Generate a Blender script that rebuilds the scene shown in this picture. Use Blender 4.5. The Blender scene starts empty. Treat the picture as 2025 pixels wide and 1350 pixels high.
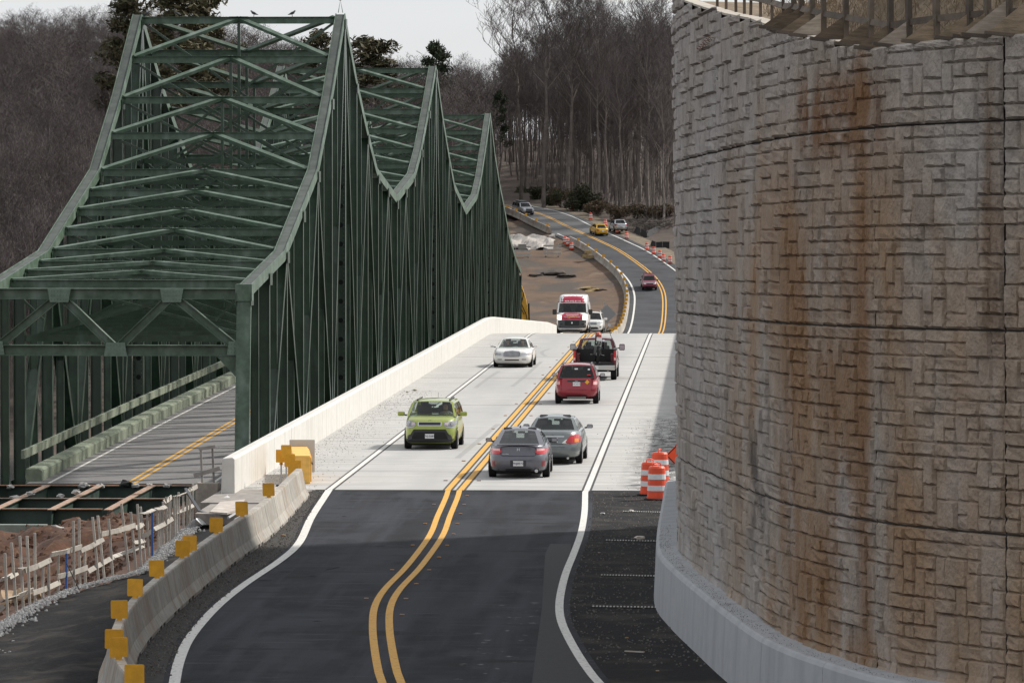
import bpy, bmesh, math, random
import numpy as np
from mathutils import Vector, Matrix, noise
R = math.radians
random.seed(7)
scene = bpy.context.scene
COL = scene.collection

# ------------------------------------------------------------ camera, sky, sun
FPX, CX, CY = 9000.0, 1012.5, 675.0           # focal length and centre in pixels of the 2025 px picture
YAW, PITCH, CAMZ = math.atan(382.5/FPX), math.atan(282/FPX), 8.44
cam_data = bpy.data.cameras.new('camera')
cam_data.lens = 36*FPX/2025
cam_data.sensor_width = 36
cam_data.clip_start, cam_data.clip_end = 1.0, 6000
cam = bpy.data.objects.new('camera', cam_data)
COL.objects.link(cam)
cam.location = (0, 0, CAMZ)
cam.rotation_euler = (R(90)-PITCH, 0, YAW)
scene.camera = cam
Fv = Vector((-math.sin(YAW)*math.cos(PITCH), math.cos(YAW)*math.cos(PITCH), -math.sin(PITCH)))
Rv = Vector((math.cos(YAW), math.sin(YAW), 0))
Uv = Rv.cross(Fv)
def ray(px, py):
    return Fv + Rv*((px-CX)/FPX) - Uv*((py-CY)/FPX)
def at(px, py, Y):                              # survey helper: the point at distance Y up the road
    d = ray(px, py); t = Y/d.y
    return Vector((d.x*t, Y, CAMZ+d.z*t))
def ground(px, py, z=0.0):                      # survey helper: the point on the level z
    d = ray(px, py); t = (z-CAMZ)/d.z
    return Vector((d.x*t, d.y*t, z))

SUN_EL, SUN_AZ = R(40), R(38)                   # from the right and beyond
SD = Vector((math.cos(SUN_EL)*math.cos(SUN_AZ), math.cos(SUN_EL)*math.sin(SUN_AZ), math.sin(SUN_EL)))
world = bpy.data.worlds.new('World')
scene.world = world
world.use_nodes = True
wt = world.node_tree
wt.nodes.clear()
wo = wt.nodes.new('ShaderNodeOutputWorld')
bg = wt.nodes.new('ShaderNodeBackground')
sky = wt.nodes.new('ShaderNodeTexSky')
sky.sky_type = 'NISHITA'
sky.sun_disc = False
sky.sun_elevation = SUN_EL
sky.sun_rotation = R(90)-SUN_AZ
sky.air_density, sky.dust_density, sky.ozone_density = 1.0, 1.5, 1.0
tc = wt.nodes.new('ShaderNodeTexCoord')
mp = wt.nodes.new('ShaderNodeMapping')
mp.inputs['Scale'].default_value = (1, 1, 5)
nz = wt.nodes.new('ShaderNodeTexNoise')
nz.inputs['Scale'].default_value = 3.0
nz.inputs['Detail'].default_value = 6
cr = wt.nodes.new('ShaderNodeValToRGB')
cr.color_ramp.elements[0].position = 0.3
cr.color_ramp.elements[0].color = (0.8, 0.8, 0.8, 1)
cr.color_ramp.elements[1].position = 0.7
cr.color_ramp.elements[1].color = (1, 1, 1, 1)
mixw = wt.nodes.new('ShaderNodeMixRGB')
mixw.inputs[2].default_value = (8.7, 8.9, 9.2, 1)  # thin bright cloud over the whole sky
wt.links.new(tc.outputs['Generated'], mp.inputs['Vector'])
wt.links.new(mp.outputs[0], nz.inputs['Vector'])
wt.links.new(nz.outputs['Fac'], cr.inputs[0])
wt.links.new(cr.outputs[0], mixw.inputs[0])
wt.links.new(sky.outputs[0], mixw.inputs[1])
wt.links.new(mixw.outputs[0], bg.inputs[0])
bg.inputs[1].default_value = 0.095
wt.links.new(bg.outputs[0], wo.inputs[0])
sun_data = bpy.data.lights.new('sun', 'SUN')
sun_data.energy = 4.6
sun_data.angle = R(4.0)
sun_data.color = (1.0, 0.95, 0.87)
sun = bpy.data.objects.new('sun', sun_data)
COL.objects.link(sun)
sun.rotation_euler = SD.to_track_quat('Z', 'Y').to_euler()
vs = scene.view_settings
vs.view_transform = 'Standard'
vs.look = 'None'
vs.exposure = 0.0
vs.gamma = 1.0
scene.cycles.max_bounces = 6
scene.cycles.transparent_max_bounces = 12

# ------------------------------------------------------------ materials
MATS = {}
def mat(name, color, rough=0.7, metal=0.0, var=0.0, scale=3.0, bump=0.0, bscale=20.0, spec=0.5, alt=None, stretch=None,
        rand=0.0, coat=0.0, detail=5.0, emit=None, world_pos=True):
    """plain Principled with noise-driven colour variation, optional per-object tone and fine relief"""
    if name in MATS: return MATS[name]
    m = bpy.data.materials.new(name)
    m.use_nodes = True
    nt = m.node_tree
    b = nt.nodes['Principled BSDF']
    b.inputs['Roughness'].default_value = rough
    b.inputs['Metallic'].default_value = metal
    b.inputs['Specular IOR Level'].default_value = spec
    if coat:
        b.inputs['Coat Weight'].default_value = coat
        b.inputs['Coat Roughness'].default_value = 0.06
    if emit:
        b.inputs['Emission Color'].default_value = (*emit[:3], 1)
        b.inputs['Emission Strength'].default_value = emit[3]
    c = (*color, 1)
    b.inputs['Base Color'].default_value = c
    N, L = nt.nodes.new, nt.links.new
    if var or bump or alt:
        if world_pos:
            g = N('ShaderNodeNewGeometry'); vec = g.outputs['Position']
        else:
            g = N('ShaderNodeTexCoord'); vec = g.outputs['Object']
        if stretch:
            mpp = N('ShaderNodeMapping')
            mpp.inputs['Scale'].default_value = stretch
            L(vec, mpp.inputs['Vector']); vec = mpp.outputs[0]
    out = None
    if var or alt:
        n = N('ShaderNodeTexNoise')
        n.inputs['Scale'].default_value = scale
        n.inputs['Detail'].default_value = detail
        n.inputs['Roughness'].default_value = 0.65
        L(vec, n.inputs['Vector'])
        r = N('ShaderNodeValToRGB')
        r.color_ramp.elements[0].position = 0.32
        r.color_ramp.elements[1].position = 0.68
        if alt:
            r.color_ramp.elements[0].color = c
            r.color_ramp.elements[1].color = (*alt, 1)
        else:
            r.color_ramp.elements[0].color = tuple(max(0, x*(1-var)) for x in color)+(1,)
            r.color_ramp.elements[1].color = tuple(min(1, x*(1+var)) for x in color)+(1,)
        L(n.outputs['Fac'], r.inputs[0])
        out = r.outputs[0]
    if rand:
        oi = N('ShaderNodeObjectInfo')
        mr = N('ShaderNodeMapRange')
        mr.inputs['To Min'].default_value = 1-rand
        mr.inputs['To Max'].default_value = 1+rand
        L(oi.outputs['Random'], mr.inputs['Value'])
        mx = N('ShaderNodeMixRGB')
        mx.blend_type = 'MULTIPLY'
        mx.inputs[0].default_value = 1
        if out: L(out, mx.inputs[1])
        else: mx.inputs[1].default_value = c
        L(mr.outputs[0], mx.inputs[2])
        out = mx.outputs[0]
    if out: L(out, b.inputs['Base Color'])
    if bump:
        n2 = N('ShaderNodeTexNoise')
        n2.inputs['Scale'].default_value = bscale
        n2.inputs['Detail'].default_value = 4
        L(vec, n2.inputs['Vector'])
        bp = N('ShaderNodeBump')
        bp.inputs['Strength'].default_value = min(1, bump)
        bp.inputs['Distance'].default_value = 0.02*max(1, bump)
        L(n2.outputs['Fac'], bp.inputs['Height'])
        L(bp.outputs[0], b.inputs['Normal'])
    MATS[name] = m
    return m
def layer(m, color, scale, lo, hi, stretch=None, offset=(0, 0, 0), axis=None, detail=4, amount=1.0):
    """mix a second colour over a material where a stretched noise is high (stains, dust, tyre wear, painted shadow lines)"""
    nt = m.node_tree; N, L = nt.nodes.new, nt.links.new
    b = nt.nodes['Principled BSDF']
    g = N('ShaderNodeNewGeometry')
    mpp = N('ShaderNodeMapping')
    mpp.inputs['Location'].default_value = offset
    mpp.inputs['Scale'].default_value = stretch or (1, 1, 1)
    L(g.outputs['Position'], mpp.inputs['Vector'])
    n = N('ShaderNodeTexNoise')
    n.inputs['Scale'].default_value = scale
    n.inputs['Detail'].default_value = detail
    L(mpp.outputs[0], n.inputs['Vector'])
    mr = N('ShaderNodeMapRange')
    mr.inputs['From Min'].default_value = lo
    mr.inputs['From Max'].default_value = hi
    mr.inputs['To Max'].default_value = amount
    L(n.outputs['Fac'], mr.inputs['Value'])
    fac = mr.outputs[0]
    if axis:                                   # (which, centre, half width, soft): only within a band
        for (ax, c0, hw, soft) in axis:
            sp = N('ShaderNodeSeparateXYZ'); L(g.outputs['Position'], sp.inputs[0])
            s = N('ShaderNodeMath'); s.operation = 'SUBTRACT'; s.inputs[1].default_value = c0
            L(sp.outputs[ax], s.inputs[0])
            a = N('ShaderNodeMath'); a.operation = 'ABSOLUTE'; L(s.outputs[0], a.inputs[0])
            q = N('ShaderNodeMapRange')
            q.inputs['From Min'].default_value = hw+soft
            q.inputs['From Max'].default_value = hw
            L(a.outputs[0], q.inputs['Value'])
            mu = N('ShaderNodeMath'); mu.operation = 'MULTIPLY'
            L(fac, mu.inputs[0]); L(q.outputs[0], mu.inputs[1]); fac = mu.outputs[0]
    mx = N('ShaderNodeMixRGB')
    mx.inputs[2].default_value = (*color, 1)
    L(fac, mx.inputs[0])
    src = b.inputs['Base Color']
    if src.is_linked: L(src.links[0].from_socket, mx.inputs[1])
    else: mx.inputs[1].default_value = src.default_value
    L(mx.outputs[0], src)
    return m

# ------------------------------------------------------------ mesh helpers
class MB:
    """collects shapes and links them as ONE mesh object"""
    def __init__(s): s.v = []; s.f = []
    def add(s, vs_, fs_):
        n = len(s.v); s.v += [tuple(p) for p in vs_]; s.f += [tuple(i+n for i in f) for f in fs_]; return s
    def box(s, c, d, rz=0, rx=0, ry=0):
        m = Matrix.Rotation(rz, 3, 'Z') @ Matrix.Rotation(rx, 3, 'X') @ Matrix.Rotation(ry, 3, 'Y')
        c = Vector(c)
        p = [c + m @ Vector((x*d[0]/2, y*d[1]/2, z*d[2]/2)) for z in (-1, 1) for x, y in ((-1, -1), (1, -1), (1, 1), (-1, 1))]
        return s.add(p, [(3, 2, 1, 0), (4, 5, 6, 7), (0, 1, 5, 4), (1, 2, 6, 5), (2, 3, 7, 6), (3, 0, 4, 7)])
    def bar(s, a, b, w, h, side=None):
        """rectangular bar from a to b; w along side, h across it"""
        a, b = Vector(a), Vector(b); d = (b-a).normalized()
        sd = Vector(side) if side else (Vector((1, 0, 0)) if abs(d.x) < .9 else Vector((0, 1, 0)))
        sd = (sd - d*sd.dot(d)).normalized(); up = d.cross(sd)
        p = []
        for q in (a, b):
            for x, y in ((-1, -1), (1, -1), (1, 1), (-1, 1)): p.append(q + sd*(x*w/2) + up*(y*h/2))
        return s.add(p, [(3, 2, 1, 0), (4, 5, 6, 7), (0, 1, 5, 4), (1, 2, 6, 5), (2, 3, 7, 6), (3, 0, 4, 7)])
    def hbeam(s, a, b, w, h, side, t=0.03, web=None):
        """H section: two flanges of depth h, w apart along side, and a web between"""
        a, b = Vector(a), Vector(b); d = (b-a).normalized()
        sd = Vector(side); sd = (sd - d*sd.dot(d)).normalized()
        for k in (-1, 1): s.bar(a+sd*k*(w/2-t/2), b+sd*k*(w/2-t/2), t, h, sd)
        return s.bar(a, b, w-2*t, web or t, sd)
    def tube(s, pts, r, n=6, caps=True):
        pts = [Vector(p) for p in pts]; rr = r if isinstance(r, (list, tuple)) else [r]*len(pts)
        base = len(s.v); up = None
        for i, p in enumerate(pts):
            d = (pts[min(i+1, len(pts)-1)] - pts[max(i-1, 0)])
            d = d.normalized() if d.length > 1e-9 else Vector((0, 0, 1))
            if up is None:
                up = Vector((0, 0, 1)) if abs(d.z) < .9 else Vector((1, 0, 0))
            x = d.cross(up).normalized(); up = x.cross(d).normalized()
            for k in range(n):
                a = 2*math.pi*k/n
                s.v.append(tuple(p + (x*math.cos(a)+up*math.sin(a))*rr[i]))
        for i in range(len(pts)-1):
            for k in range(n):
                q, w = base+i*n, base+(i+1)*n
                s.f.append((q+k, q+(k+1) % n, w+(k+1) % n, w+k))
        if caps:
            s.f.append(tuple(base+k for k in reversed(range(n))))
            s.f.append(tuple(base+(len(pts)-1)*n+k for k in range(n)))
        return s
    def lathe(s, prof, n=16, origin=(0, 0, 0), axis='Z', caps=True):
        o = Vector(origin); base = len(s.v)
        for r, z in prof:
            for k in range(n):
                a = 2*math.pi*k/n; c, q = r*math.cos(a), r*math.sin(a)
                p = {'Z': (c, q, z), 'X': (z, c, q), 'Y': (c, z, q)}[axis]
                s.v.append(tuple(o+Vector(p)))
        for i in range(len(prof)-1):
            for k in range(n):
                q, w = base+i*n, base+(i+1)*n
                s.f.append((q+k, q+(k+1) % n, w+(k+1) % n, w+k))
        if caps:
            s.f.append(tuple(base+k for k in reversed(range(n))))
            s.f.append(tuple(base+(len(prof)-1)*n+k for k in range(n)))
        return s
    def sweep(s, prof, path, side=None, close=True):
        """profile (u to the right of travel, z up) along a 3D path"""
        path = [Vector(p) for p in path]; n = len(prof); base = len(s.v)
        for i, p in enumerate(path):
            d = path[min(i+1, len(path)-1)] - path[max(i-1, 0)]; d.z = 0; d.normalize()
            r = Vector((d.y, -d.x, 0))
            for u, z in prof: s.v.append(tuple(p + r*u + Vector((0, 0, z))))
        m = n if close else n-1
        for i in range(len(path)-1):
            for k in range(m):
                q, w = base+i*n, base+(i+1)*n
                s.f.append((q+k, w+k, w+(k+1) % n, q+(k+1) % n))
        if close:
            s.f.append(tuple(base+k for k in range(n)))
            s.f.append(tuple(base+(len(path)-1)*n+k for k in reversed(range(n))))
        return s
    def prism(s, poly, vec):
        """flat polygon of 3D points pushed along vec"""
        n = len(poly); vec = Vector(vec); p = [Vector(q) for q in poly]
        return s.add(p+[q+vec for q in p], [tuple(range(n))[::-1], tuple(range(n, 2*n))] + [(k, (k+1) % n, n+(k+1) % n, n+k) for k in range(n)])
    def mesh(s, name, m=None, smooth=False):
        me = bpy.data.meshes.new(name)
        me.from_pydata(s.v, [], s.f)
        bm = bmesh.new(); bm.from_mesh(me)
        bmesh.ops.recalc_face_normals(bm, faces=bm.faces)
        bm.to_mesh(me); bm.free()
        if m: me.materials.append(m)
        if smooth:
            me.polygons.foreach_set('use_smooth', [True]*len(me.polygons))
        return me
    def build(s, name, m, parent=None, smooth=False, bevel=0, auto=None):
        o = link(name, s.mesh(name, m, smooth), parent)
        if bevel:
            b = o.modifiers.new('bevel', 'BEVEL'); b.width = bevel; b.segments = 2; b.limit_method = 'ANGLE'; b.angle_limit = R(40)
        return o
def link(name, data, parent=None, loc=None, rot=None):
    o = bpy.data.objects.new(name, data)
    COL.objects.link(o)
    if parent: o.parent = parent
    if loc is not None: o.location = loc
    if rot is not None: o.rotation_euler = rot
    return o
def tag(o, label=None, cat=None, group=None, kind=None):
    if label: o['label'] = label
    if cat: o['category'] = cat
    if group: o['group'] = group
    if kind: o['kind'] = kind
    return o
def thing(name, label, cat, loc=(0, 0, 0), rz=0, group=None):
    return tag(link(name, None, None, loc, (0, 0, rz)), label, cat, group)
def structure(o): o['kind'] = 'structure'; return o
def stuff(o): o['kind'] = 'stuff'; return o
def copy_tree(o, parent=None):
    c = o.copy(); COL.objects.link(c); c.parent = parent
    for ch in o.children: copy_tree(ch, c)
    return c
def smoothstep(x, a, b):
    t = max(0.0, min(1.0, (x-a)/(b-a))); return t*t*(3-2*t)
def lerp_table(tab, x):
    if x <= tab[0][0]: return tab[0][1]
    for (a, p), (b, q) in zip(tab, tab[1:]):
        if x <= b: return p + (q-p)*(x-a)/(b-a)
    return tab[-1][1]
def fbm(x, y, z=0.0, o=4):
    return noise.fractal(Vector((x, y, z)), 1.0, 2.0, o)
def resample(pts, step):
    """even steps along a smooth (Catmull-Rom) curve through pts"""
    P = [Vector(p) for p in pts]; out = []
    for i in range(len(P)-1):
        p0, p1, p2, p3 = P[max(i-1, 0)], P[i], P[i+1], P[min(i+2, len(P)-1)]
        n = max(1, int((p2-p1).length/step))
        for k in range(n):
            t = k/n
            out.append(0.5*((2*p1)+(p2-p0)*t+(2*p0-5*p1+4*p2-p3)*t*t+(3*p1-p0-3*p2+p3)*t**3))
    out.append(P[-1]); return out
def ribbon(mb, path, w, dz=0.0, u0=0.0):
    """flat strip of width w along a path, shifted u0 to the right"""
    n = len(mb.v)
    for i, p in enumerate(path):
        d = path[min(i+1, len(path)-1)] - path[max(i-1, 0)]; d = Vector((d.x, d.y, 0)).normalized()
        r = Vector((d.y, -d.x, 0))
        mb.v.append(tuple(p+r*(u0-w/2)+Vector((0, 0, dz)))); mb.v.append(tuple(p+r*(u0+w/2)+Vector((0, 0, dz))))
    for i in range(len(path)-1):
        q = n+2*i; mb.f.append((q, q+1, q+3, q+2))
    return mb
def text_mesh(s, size, m, depth=0.004):
    cu = bpy.data.curves.new('lettering', 'FONT')
    cu.body = s; cu.size = size; cu.extrude = depth; cu.align_x = 'CENTER'; cu.align_y = 'CENTER'; cu.resolution_u = 2
    o = bpy.data.objects.new('lettering', cu); COL.objects.link(o)
    dg = bpy.context.evaluated_depsgraph_get()
    me = bpy.data.meshes.new_from_object(o.evaluated_get(dg))
    bpy.data.objects.remove(o); bpy.data.curves.remove(cu)
    me.materials.clear(); me.materials.append(m)
    return me
# ------------------------------------------------------------ setting: materials
asphalt = mat('asphalt', (0.014, 0.0155, 0.02), 0.8, var=.5, scale=.6, bump=.5, bscale=40, spec=.14)
layer(asphalt, (0.036, 0.039, 0.049), 1.0, .46, .66, stretch=(1.4, .07, 1))
layer(asphalt, (0.03, 0.033, 0.041), .5, .5, .62, stretch=(1, .4, 1), offset=(31, 12, 0))
layer(asphalt, (0.02, 0.02, 0.024), 1.0, .52, .75, stretch=(1.6, .05, 1), offset=(9, 3, 0))
layer(asphalt, (0.055, 0.057, 0.066), 2.2, .6, .72, stretch=(.25, 1.6, 1), offset=(4, 4, 0), amount=.8)
layer(asphalt, (0.012, 0.012, 0.013), .8, .58, .7, stretch=(.5, 1.2, 1), offset=(14, 1, 0), amount=.8)
layer(asphalt, (0.2, 0.2, 0.2), 3.0, .62, .75, stretch=(1, .5, 1), axis=[(0, -3.9, .35, .3), (1, 86, 7, 6)])
asphalt_rough = mat('shoulder_asphalt', (0.008, 0.008, 0.009), 0.95, var=.5, scale=5, bump=1.0, bscale=14, spec=.2)
layer(asphalt_rough, (0.035, 0.03, 0.026), .8, .5, .64)
layer(asphalt_rough, (0.07, 0.066, 0.058), 12.0, .64, .72, amount=.7)
far_asphalt = mat('far_asphalt', (0.04, 0.042, 0.048), 0.85, var=.4, scale=.25, spec=.3)
old_asphalt = mat('worn_asphalt_shadow_lines', (0.165, 0.16, 0.16), 0.9, var=.15, scale=2, bump=.3, bscale=30)
layer(old_asphalt, (0.12, 0.118, 0.116), 1.0, .58, .64, stretch=(.06, 1.1, 1), detail=2)  # thin dark lines across the deck paint in the truss posts' shadows
deck_con = mat('deck_concrete', (0.44, 0.43, 0.415), 0.85, var=.1, scale=.7, bump=.25, bscale=30)
layer(deck_con, (0.35, 0.345, 0.335), 1.0, .45, .62, stretch=(.12, 2.6, 1), detail=6)
for _x in (-9.1, -5.4):
    layer(deck_con, (0.3, 0.3, 0.3), 1.0, .3, .7, stretch=(.4, .04, 1), axis=[(0, _x, .9, .9)], amount=.75)
layer(deck_con, (0.16, 0.15, 0.13), 14.0, .58, .64, axis=[(0, -13.2, .9, 1.6)], amount=.9)
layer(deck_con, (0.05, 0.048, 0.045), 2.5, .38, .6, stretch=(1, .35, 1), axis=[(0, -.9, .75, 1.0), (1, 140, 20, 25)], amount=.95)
layer(deck_con, (0.2, 0.19, 0.17), 16.0, .6, .66, axis=[(0, -1.8, .9, .9)], amount=.8)
par_con = mat('new_parapet_concrete', (0.6, 0.585, 0.55), 0.85, var=.06, scale=3, bump=.2, bscale=25)
layer(par_con, (0.42, 0.385, 0.34), 1.0, .5, .72, stretch=(2, 2.2, .12), amount=.7)
jersey_con = mat('stained_barrier_concrete', (0.36, 0.34, 0.305), 0.9, var=.2, scale=4, bump=.35, bscale=22, rand=.14)
layer(jersey_con, (0.26, 0.165, 0.095), 1.0, .48, .66, stretch=(.9, .8, .16), amount=.6)
layer(jersey_con, (0.16, 0.15, 0.13), 1.0, .55, .75, stretch=(2, 2.6, .2), offset=(4, 8, 1), amount=.75)
coping_con = mat('coping_concrete', (0.36, 0.37, 0.385), 0.85, var=.07, scale=2.5, bump=.15, bscale=18)
layer(coping_con, (0.27, 0.28, 0.3), 1.0, .5, .7, stretch=(1.6, 1.6, .1), amount=.7)
paint_white = mat('white_road_paint', (0.62, 0.61, 0.58), 0.75, var=.12, scale=7)
layer(paint_white, (0.25, 0.25, 0.25), 12, .58, .7)
paint_yellow = mat('yellow_road_paint', (0.62, 0.33, 0.045), 0.7, var=.12, scale=6)
layer(paint_yellow, (0.2, 0.13, 0.05), 11, .58, .72)
paint_black = mat('black_contrast_paint', (0.035, 0.034, 0.034), 0.85, var=.2, scale=6)
dirt_red = mat('red_clay', (0.068, 0.026, 0.011), 0.95, var=.45, scale=1.1, bump=1.6, bscale=5)
layer(dirt_red, (0.13, 0.065, 0.03), 3.5, .58, .72)
layer(dirt_red, (0.05, 0.03, 0.02), 2.0, .56, .72, offset=(3, 1, 5))
dirt_far = mat('site_dirt', (0.105, 0.063, 0.038), 0.95, var=.25, scale=.35, bump=1.2, bscale=3)
layer(dirt_far, (0.06, 0.046, 0.037), .16, .48, .6, stretch=(1.0, .7, 1), offset=(13, 4, 0))
layer(dirt_far, (0.2, 0.15, 0.1), .5, .62, .75, stretch=(.6, .3, 1))
leaf_floor = mat('leaf_litter', (0.06, 0.042, 0.033), 0.95, var=.4, scale=.5, bump=1.4, bscale=3)
gravel_mat = mat('gravel', (0.3, 0.3, 0.3), 0.95, var=.6, scale=14, bump=1.2, bscale=30, detail=3)
steel_green = mat('green_bridge_paint', (0.025, 0.05, 0.029), 0.34, var=.3, scale=1.6, bump=.12, bscale=8, rand=.12)  # darkened so the shade on web and sway members sits in the paint
layer(steel_green, (0.075, 0.12, 0.09), 1.0, .55, .75, stretch=(2.2, 2.2, .5), amount=.6)
layer(steel_green, (0.1, 0.07, 0.035), 5.0, .68, .78, offset=(7, 2, 9), amount=.6)
chord_green = mat('weathered_chord_lightened', (0.062, 0.104, 0.068), 0.46, var=.35, scale=2.2, bump=.15, bscale=9)  # same green lightened, so chords and portal look lit against the darkened web
layer(chord_green, (0.17, 0.22, 0.185), 1.5, .5, .7, stretch=(1, .5, .5), amount=.7)
mossy_con = mat('mossy_kerb_concrete', (0.19, 0.22, 0.16), 0.9, var=.22, scale=2.5, bump=.3, bscale=18)
layer(mossy_con, (0.1, 0.11, 0.08), 1.0, .55, .7, stretch=(1, 1.5, .4))
rust = mat('rusty_steel', (0.2, 0.1, 0.055), 0.85, var=.5, scale=5, bump=.5, bscale=20)
wood = mat('grey_weathered_wood', (0.3, 0.28, 0.26), 0.85, var=.25, scale=2, stretch=(1, 1, 1), bump=.4, bscale=14, rand=.2)
plywood = mat('plywood', (0.2, 0.15, 0.1), 0.85, var=.35, scale=3, stretch=(1, 1, 6), bump=.3, bscale=12, rand=.45)
black_rubber = mat('rubber', (0.014, 0.014, 0.015), 0.8, spec=.3)

# ------------------------------------------------------------ new road and bridge deck
def zdeck(y):
    if y <= 280: return 0.0
    if y <= 291.5: return -.0305/11.5*(y-280)**2/2
    z = -.175
    if y <= 391: return z-.0305*(y-291.5)
    return z-.0305*99.5-.040*(min(y, 500)-391)
DECK0 = 131.6
bridge = thing('concrete_bridge', 'new pale concrete road bridge deck with white parapets beside the green truss bridge', 'bridge', (0, 0, 0))
ys = [DECK0] + [140+10*i for i in range(14)] + [276+3*i for i in range(10)] + [310+15*i for i in range(9)]
mb = MB()
mb.sweep([(-6.6, -.9), (6.5, -.9), (6.5, 0), (-6.6, 0)], [Vector((-7.2, y, zdeck(y))) for y in ys])
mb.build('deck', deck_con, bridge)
def line_on(name, m, pts, w, dz, parent, u0=0): return ribbon(MB(), pts, w, dz, u0).build(name, m, parent)
dys = [DECK0-.05] + ys[1:]
for xc, w, m, nm in ((-10.9, .16, paint_white, 'edge_line'), (-3.43, .17, paint_white, 'edge_line'), (-7.46, .17, paint_yellow, 'centre_line'), (-7.08, .17, paint_yellow, 'centre_line')):
    pts = [Vector((xc, y, zdeck(y))) for y in dys]
    line_on('line_border', paint_black, pts, w+.13, .004, bridge)
    line_on(nm, m, pts, w, .008, bridge)
for y in (140.5, 160.2, 186, 214, 243):      # sawn joints across the slab
    MB().box((-7.2, y, .003), (12.4, .035, .004)).build('slab_joint', mat('joint_filler', (.16, .15, .14), .9), bridge)
MB().box((-6.5, DECK0-.12, .004), (9.6, .3, .006)).build('expansion_joint', mat('tar', (.016, .016, .017), .8), bridge)
# parapets in cast lengths
def parapet(x, sgn, y0, y1):
    h = 1.05 if sgn > 0 else 1.25  # unseen right parapet made taller only to widen its shadow on the deck
    prof = [(0, -.1), (-.40*sgn, -.1), (-.36*sgn, h-.03), (-.06*sgn, h), (0.0, h-.05)]
    if sgn < 0: prof = prof[::-1]
    mb = MB()
    n = max(2, int((y1-y0)/2.4))
    mb.sweep(prof, [Vector((x, y0+(y1-y0)*i/n, zdeck(y0+(y1-y0)*i/n))) for i in range(n+1)])
    return mb.build('parapet', par_con, bridge, bevel=.025)
y = 129.6
while y < 425:
    parapet(-13.45, 1, y, y+5.97)
    if y > 138: parapet(-.78, -1, y, y+5.97)
    y += 6.0
def raised(px, py):
    g = ground(px, py, 0.0)
    return MB().box((g.x, g.y, .014), (.11, .12, .02))
# ------------------------------------------------------------ asphalt approach
_lb = [(-3, 40), (-7.0, 62), (-8.7, 71), (-9.65, 75.7), (-10.22, 80), (-10.65, 85.5), (-10.88, 94), (-10.95, 104), (-10.9, 112), (-11.0, 118), (-11.3, DECK0-.02)]
road = structure(MB().add([(x, y, 0) for x, y in _lb]+[(12, DECK0-.02, 0), (12, 40, 0)], [tuple(range(len(_lb)+2))]).build('road', asphalt))
def G(pts, z=0.0): return [ground(x, y, z) for x, y in pts]
Lw = G([(640, 985), (615, 1024), (592, 1072), (556, 1106), (481, 1157), (426, 1202), (378, 1257), (356, 1302), (345, 1350), (338, 1420), (336, 1500)])
Rw = G([(1157.5, 972), (1156, 1012), (1149, 1053), (1135, 1093), (1120, 1130), (1110, 1167), (1106, 1199), (1110, 1228), (1124, 1260), (1145, 1297), (1165, 1326), (1185, 1350), (1235, 1400), (1290, 1450)])
Yc = G([(893, 985), (878, 1020), (862, 1060), (820, 1118), (776, 1165), (757, 1200), (754, 1240), (759, 1285), (768, 1330), (776, 1352), (795, 1410), (815, 1470)])
Lw = resample([Vector((-10.9, DECK0-.1, 0))]+Lw, 1.0); Rw = resample([Vector((-3.43, DECK0-.1, 0))]+Rw, 1.0); Yc = resample([Vector((-7.27, DECK0-.1, 0))]+Yc, 1.0)
line_on('edge_line', paint_white, Lw, .2, .008, road)
gaps = [p for p in Rw]
seg = []; k0 = 0
for k, p in enumerate(Rw):
    if abs(p.y-101.2) < .05:
        if k-k0 > 2: line_on('edge_line', paint_white, Rw[k0:k], .17, .008, road)
        k0 = k+1
line_on('edge_line', paint_white, Rw[k0:], .17, .008, road)
line_on('centre_line', paint_yellow, Yc, .15, .008, road, -.16)
line_on('centre_line', paint_yellow, Yc, .15, .008, road, .17)
# newer patch of black asphalt along the right edge line and the unpaved-looking shoulder
pp = G([(1078, 1095), (1088, 1075), (1130, 1075), (1125, 1120), (1112, 1190), (1130, 1270), (1200, 1365), (1215, 1420), (1055, 1420), (1052, 1350), (1072, 1200)])
MB().add([(p.x, p.y, .004) for p in pp], [tuple(range(len(pp)))]).build('asphalt_patch', mat('fresh_asphalt', (.013, .013, .015), .8, var=.3, scale=4, bump=.5, bscale=40), road)
sh = [(p.x+.12, p.y) for p in Rw if p.y < DECK0-.3]
mb = MB(); n = len(sh)
for x, y in sh: mb.v += [(x+.1, y, .005), (max(x+2.4, 3.0 if y < 95 else x+2.4), y, .005)]
mb.f = [(2*i, 2*i+1, 2*i+3, 2*i+2) for i in range(n-1)]
structure(mb.build('shoulder', asphalt_rough))
sl = [(p.x-.12, p.y) for p in Lw if p.y < DECK0-.3]
mb = MB(); n = len(sl)
for x, y in sl: mb.v += [(x-.95, y, .005), (x-.08+.05*fbm(y*.9, 3), y, .005)]
mb.f = [(2*i, 2*i+1, 2*i+3, 2*i+2) for i in range(n-1)]
structure(mb.build('verge', mat('gritty_verge', (.03, .028, .026), .95, var=.5, scale=6, bump=.8, bscale=20)))
slab = MB().box((-12.7, 128.6, -.13), (2.6, 5.9, .3)).box((-12.6, 123.6, -.16), (2.2, 3.9, .3)).build('pavement', mat('dusty_slab', (.25, .23, .21), .9, var=.3, scale=3, bump=.3))
structure(slab)
tyre = mat('tyre_rubber_mark', (.3, .297, .29), .9, var=.12, scale=5)
for pts_ in ([(940, 767), (962, 750), (986, 734)], [(1013, 764), (1040, 742), (1070, 715)], [(1079, 704), (1072, 699), (1074, 694), (1087, 690)], [(905, 905), (985, 838)]):
    line_on('tyre_mark', tyre, resample(G(pts_), .5), .2, .0025, bridge)
amber = mat('amber_reflector', (.4, .19, .05), .5)
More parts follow.
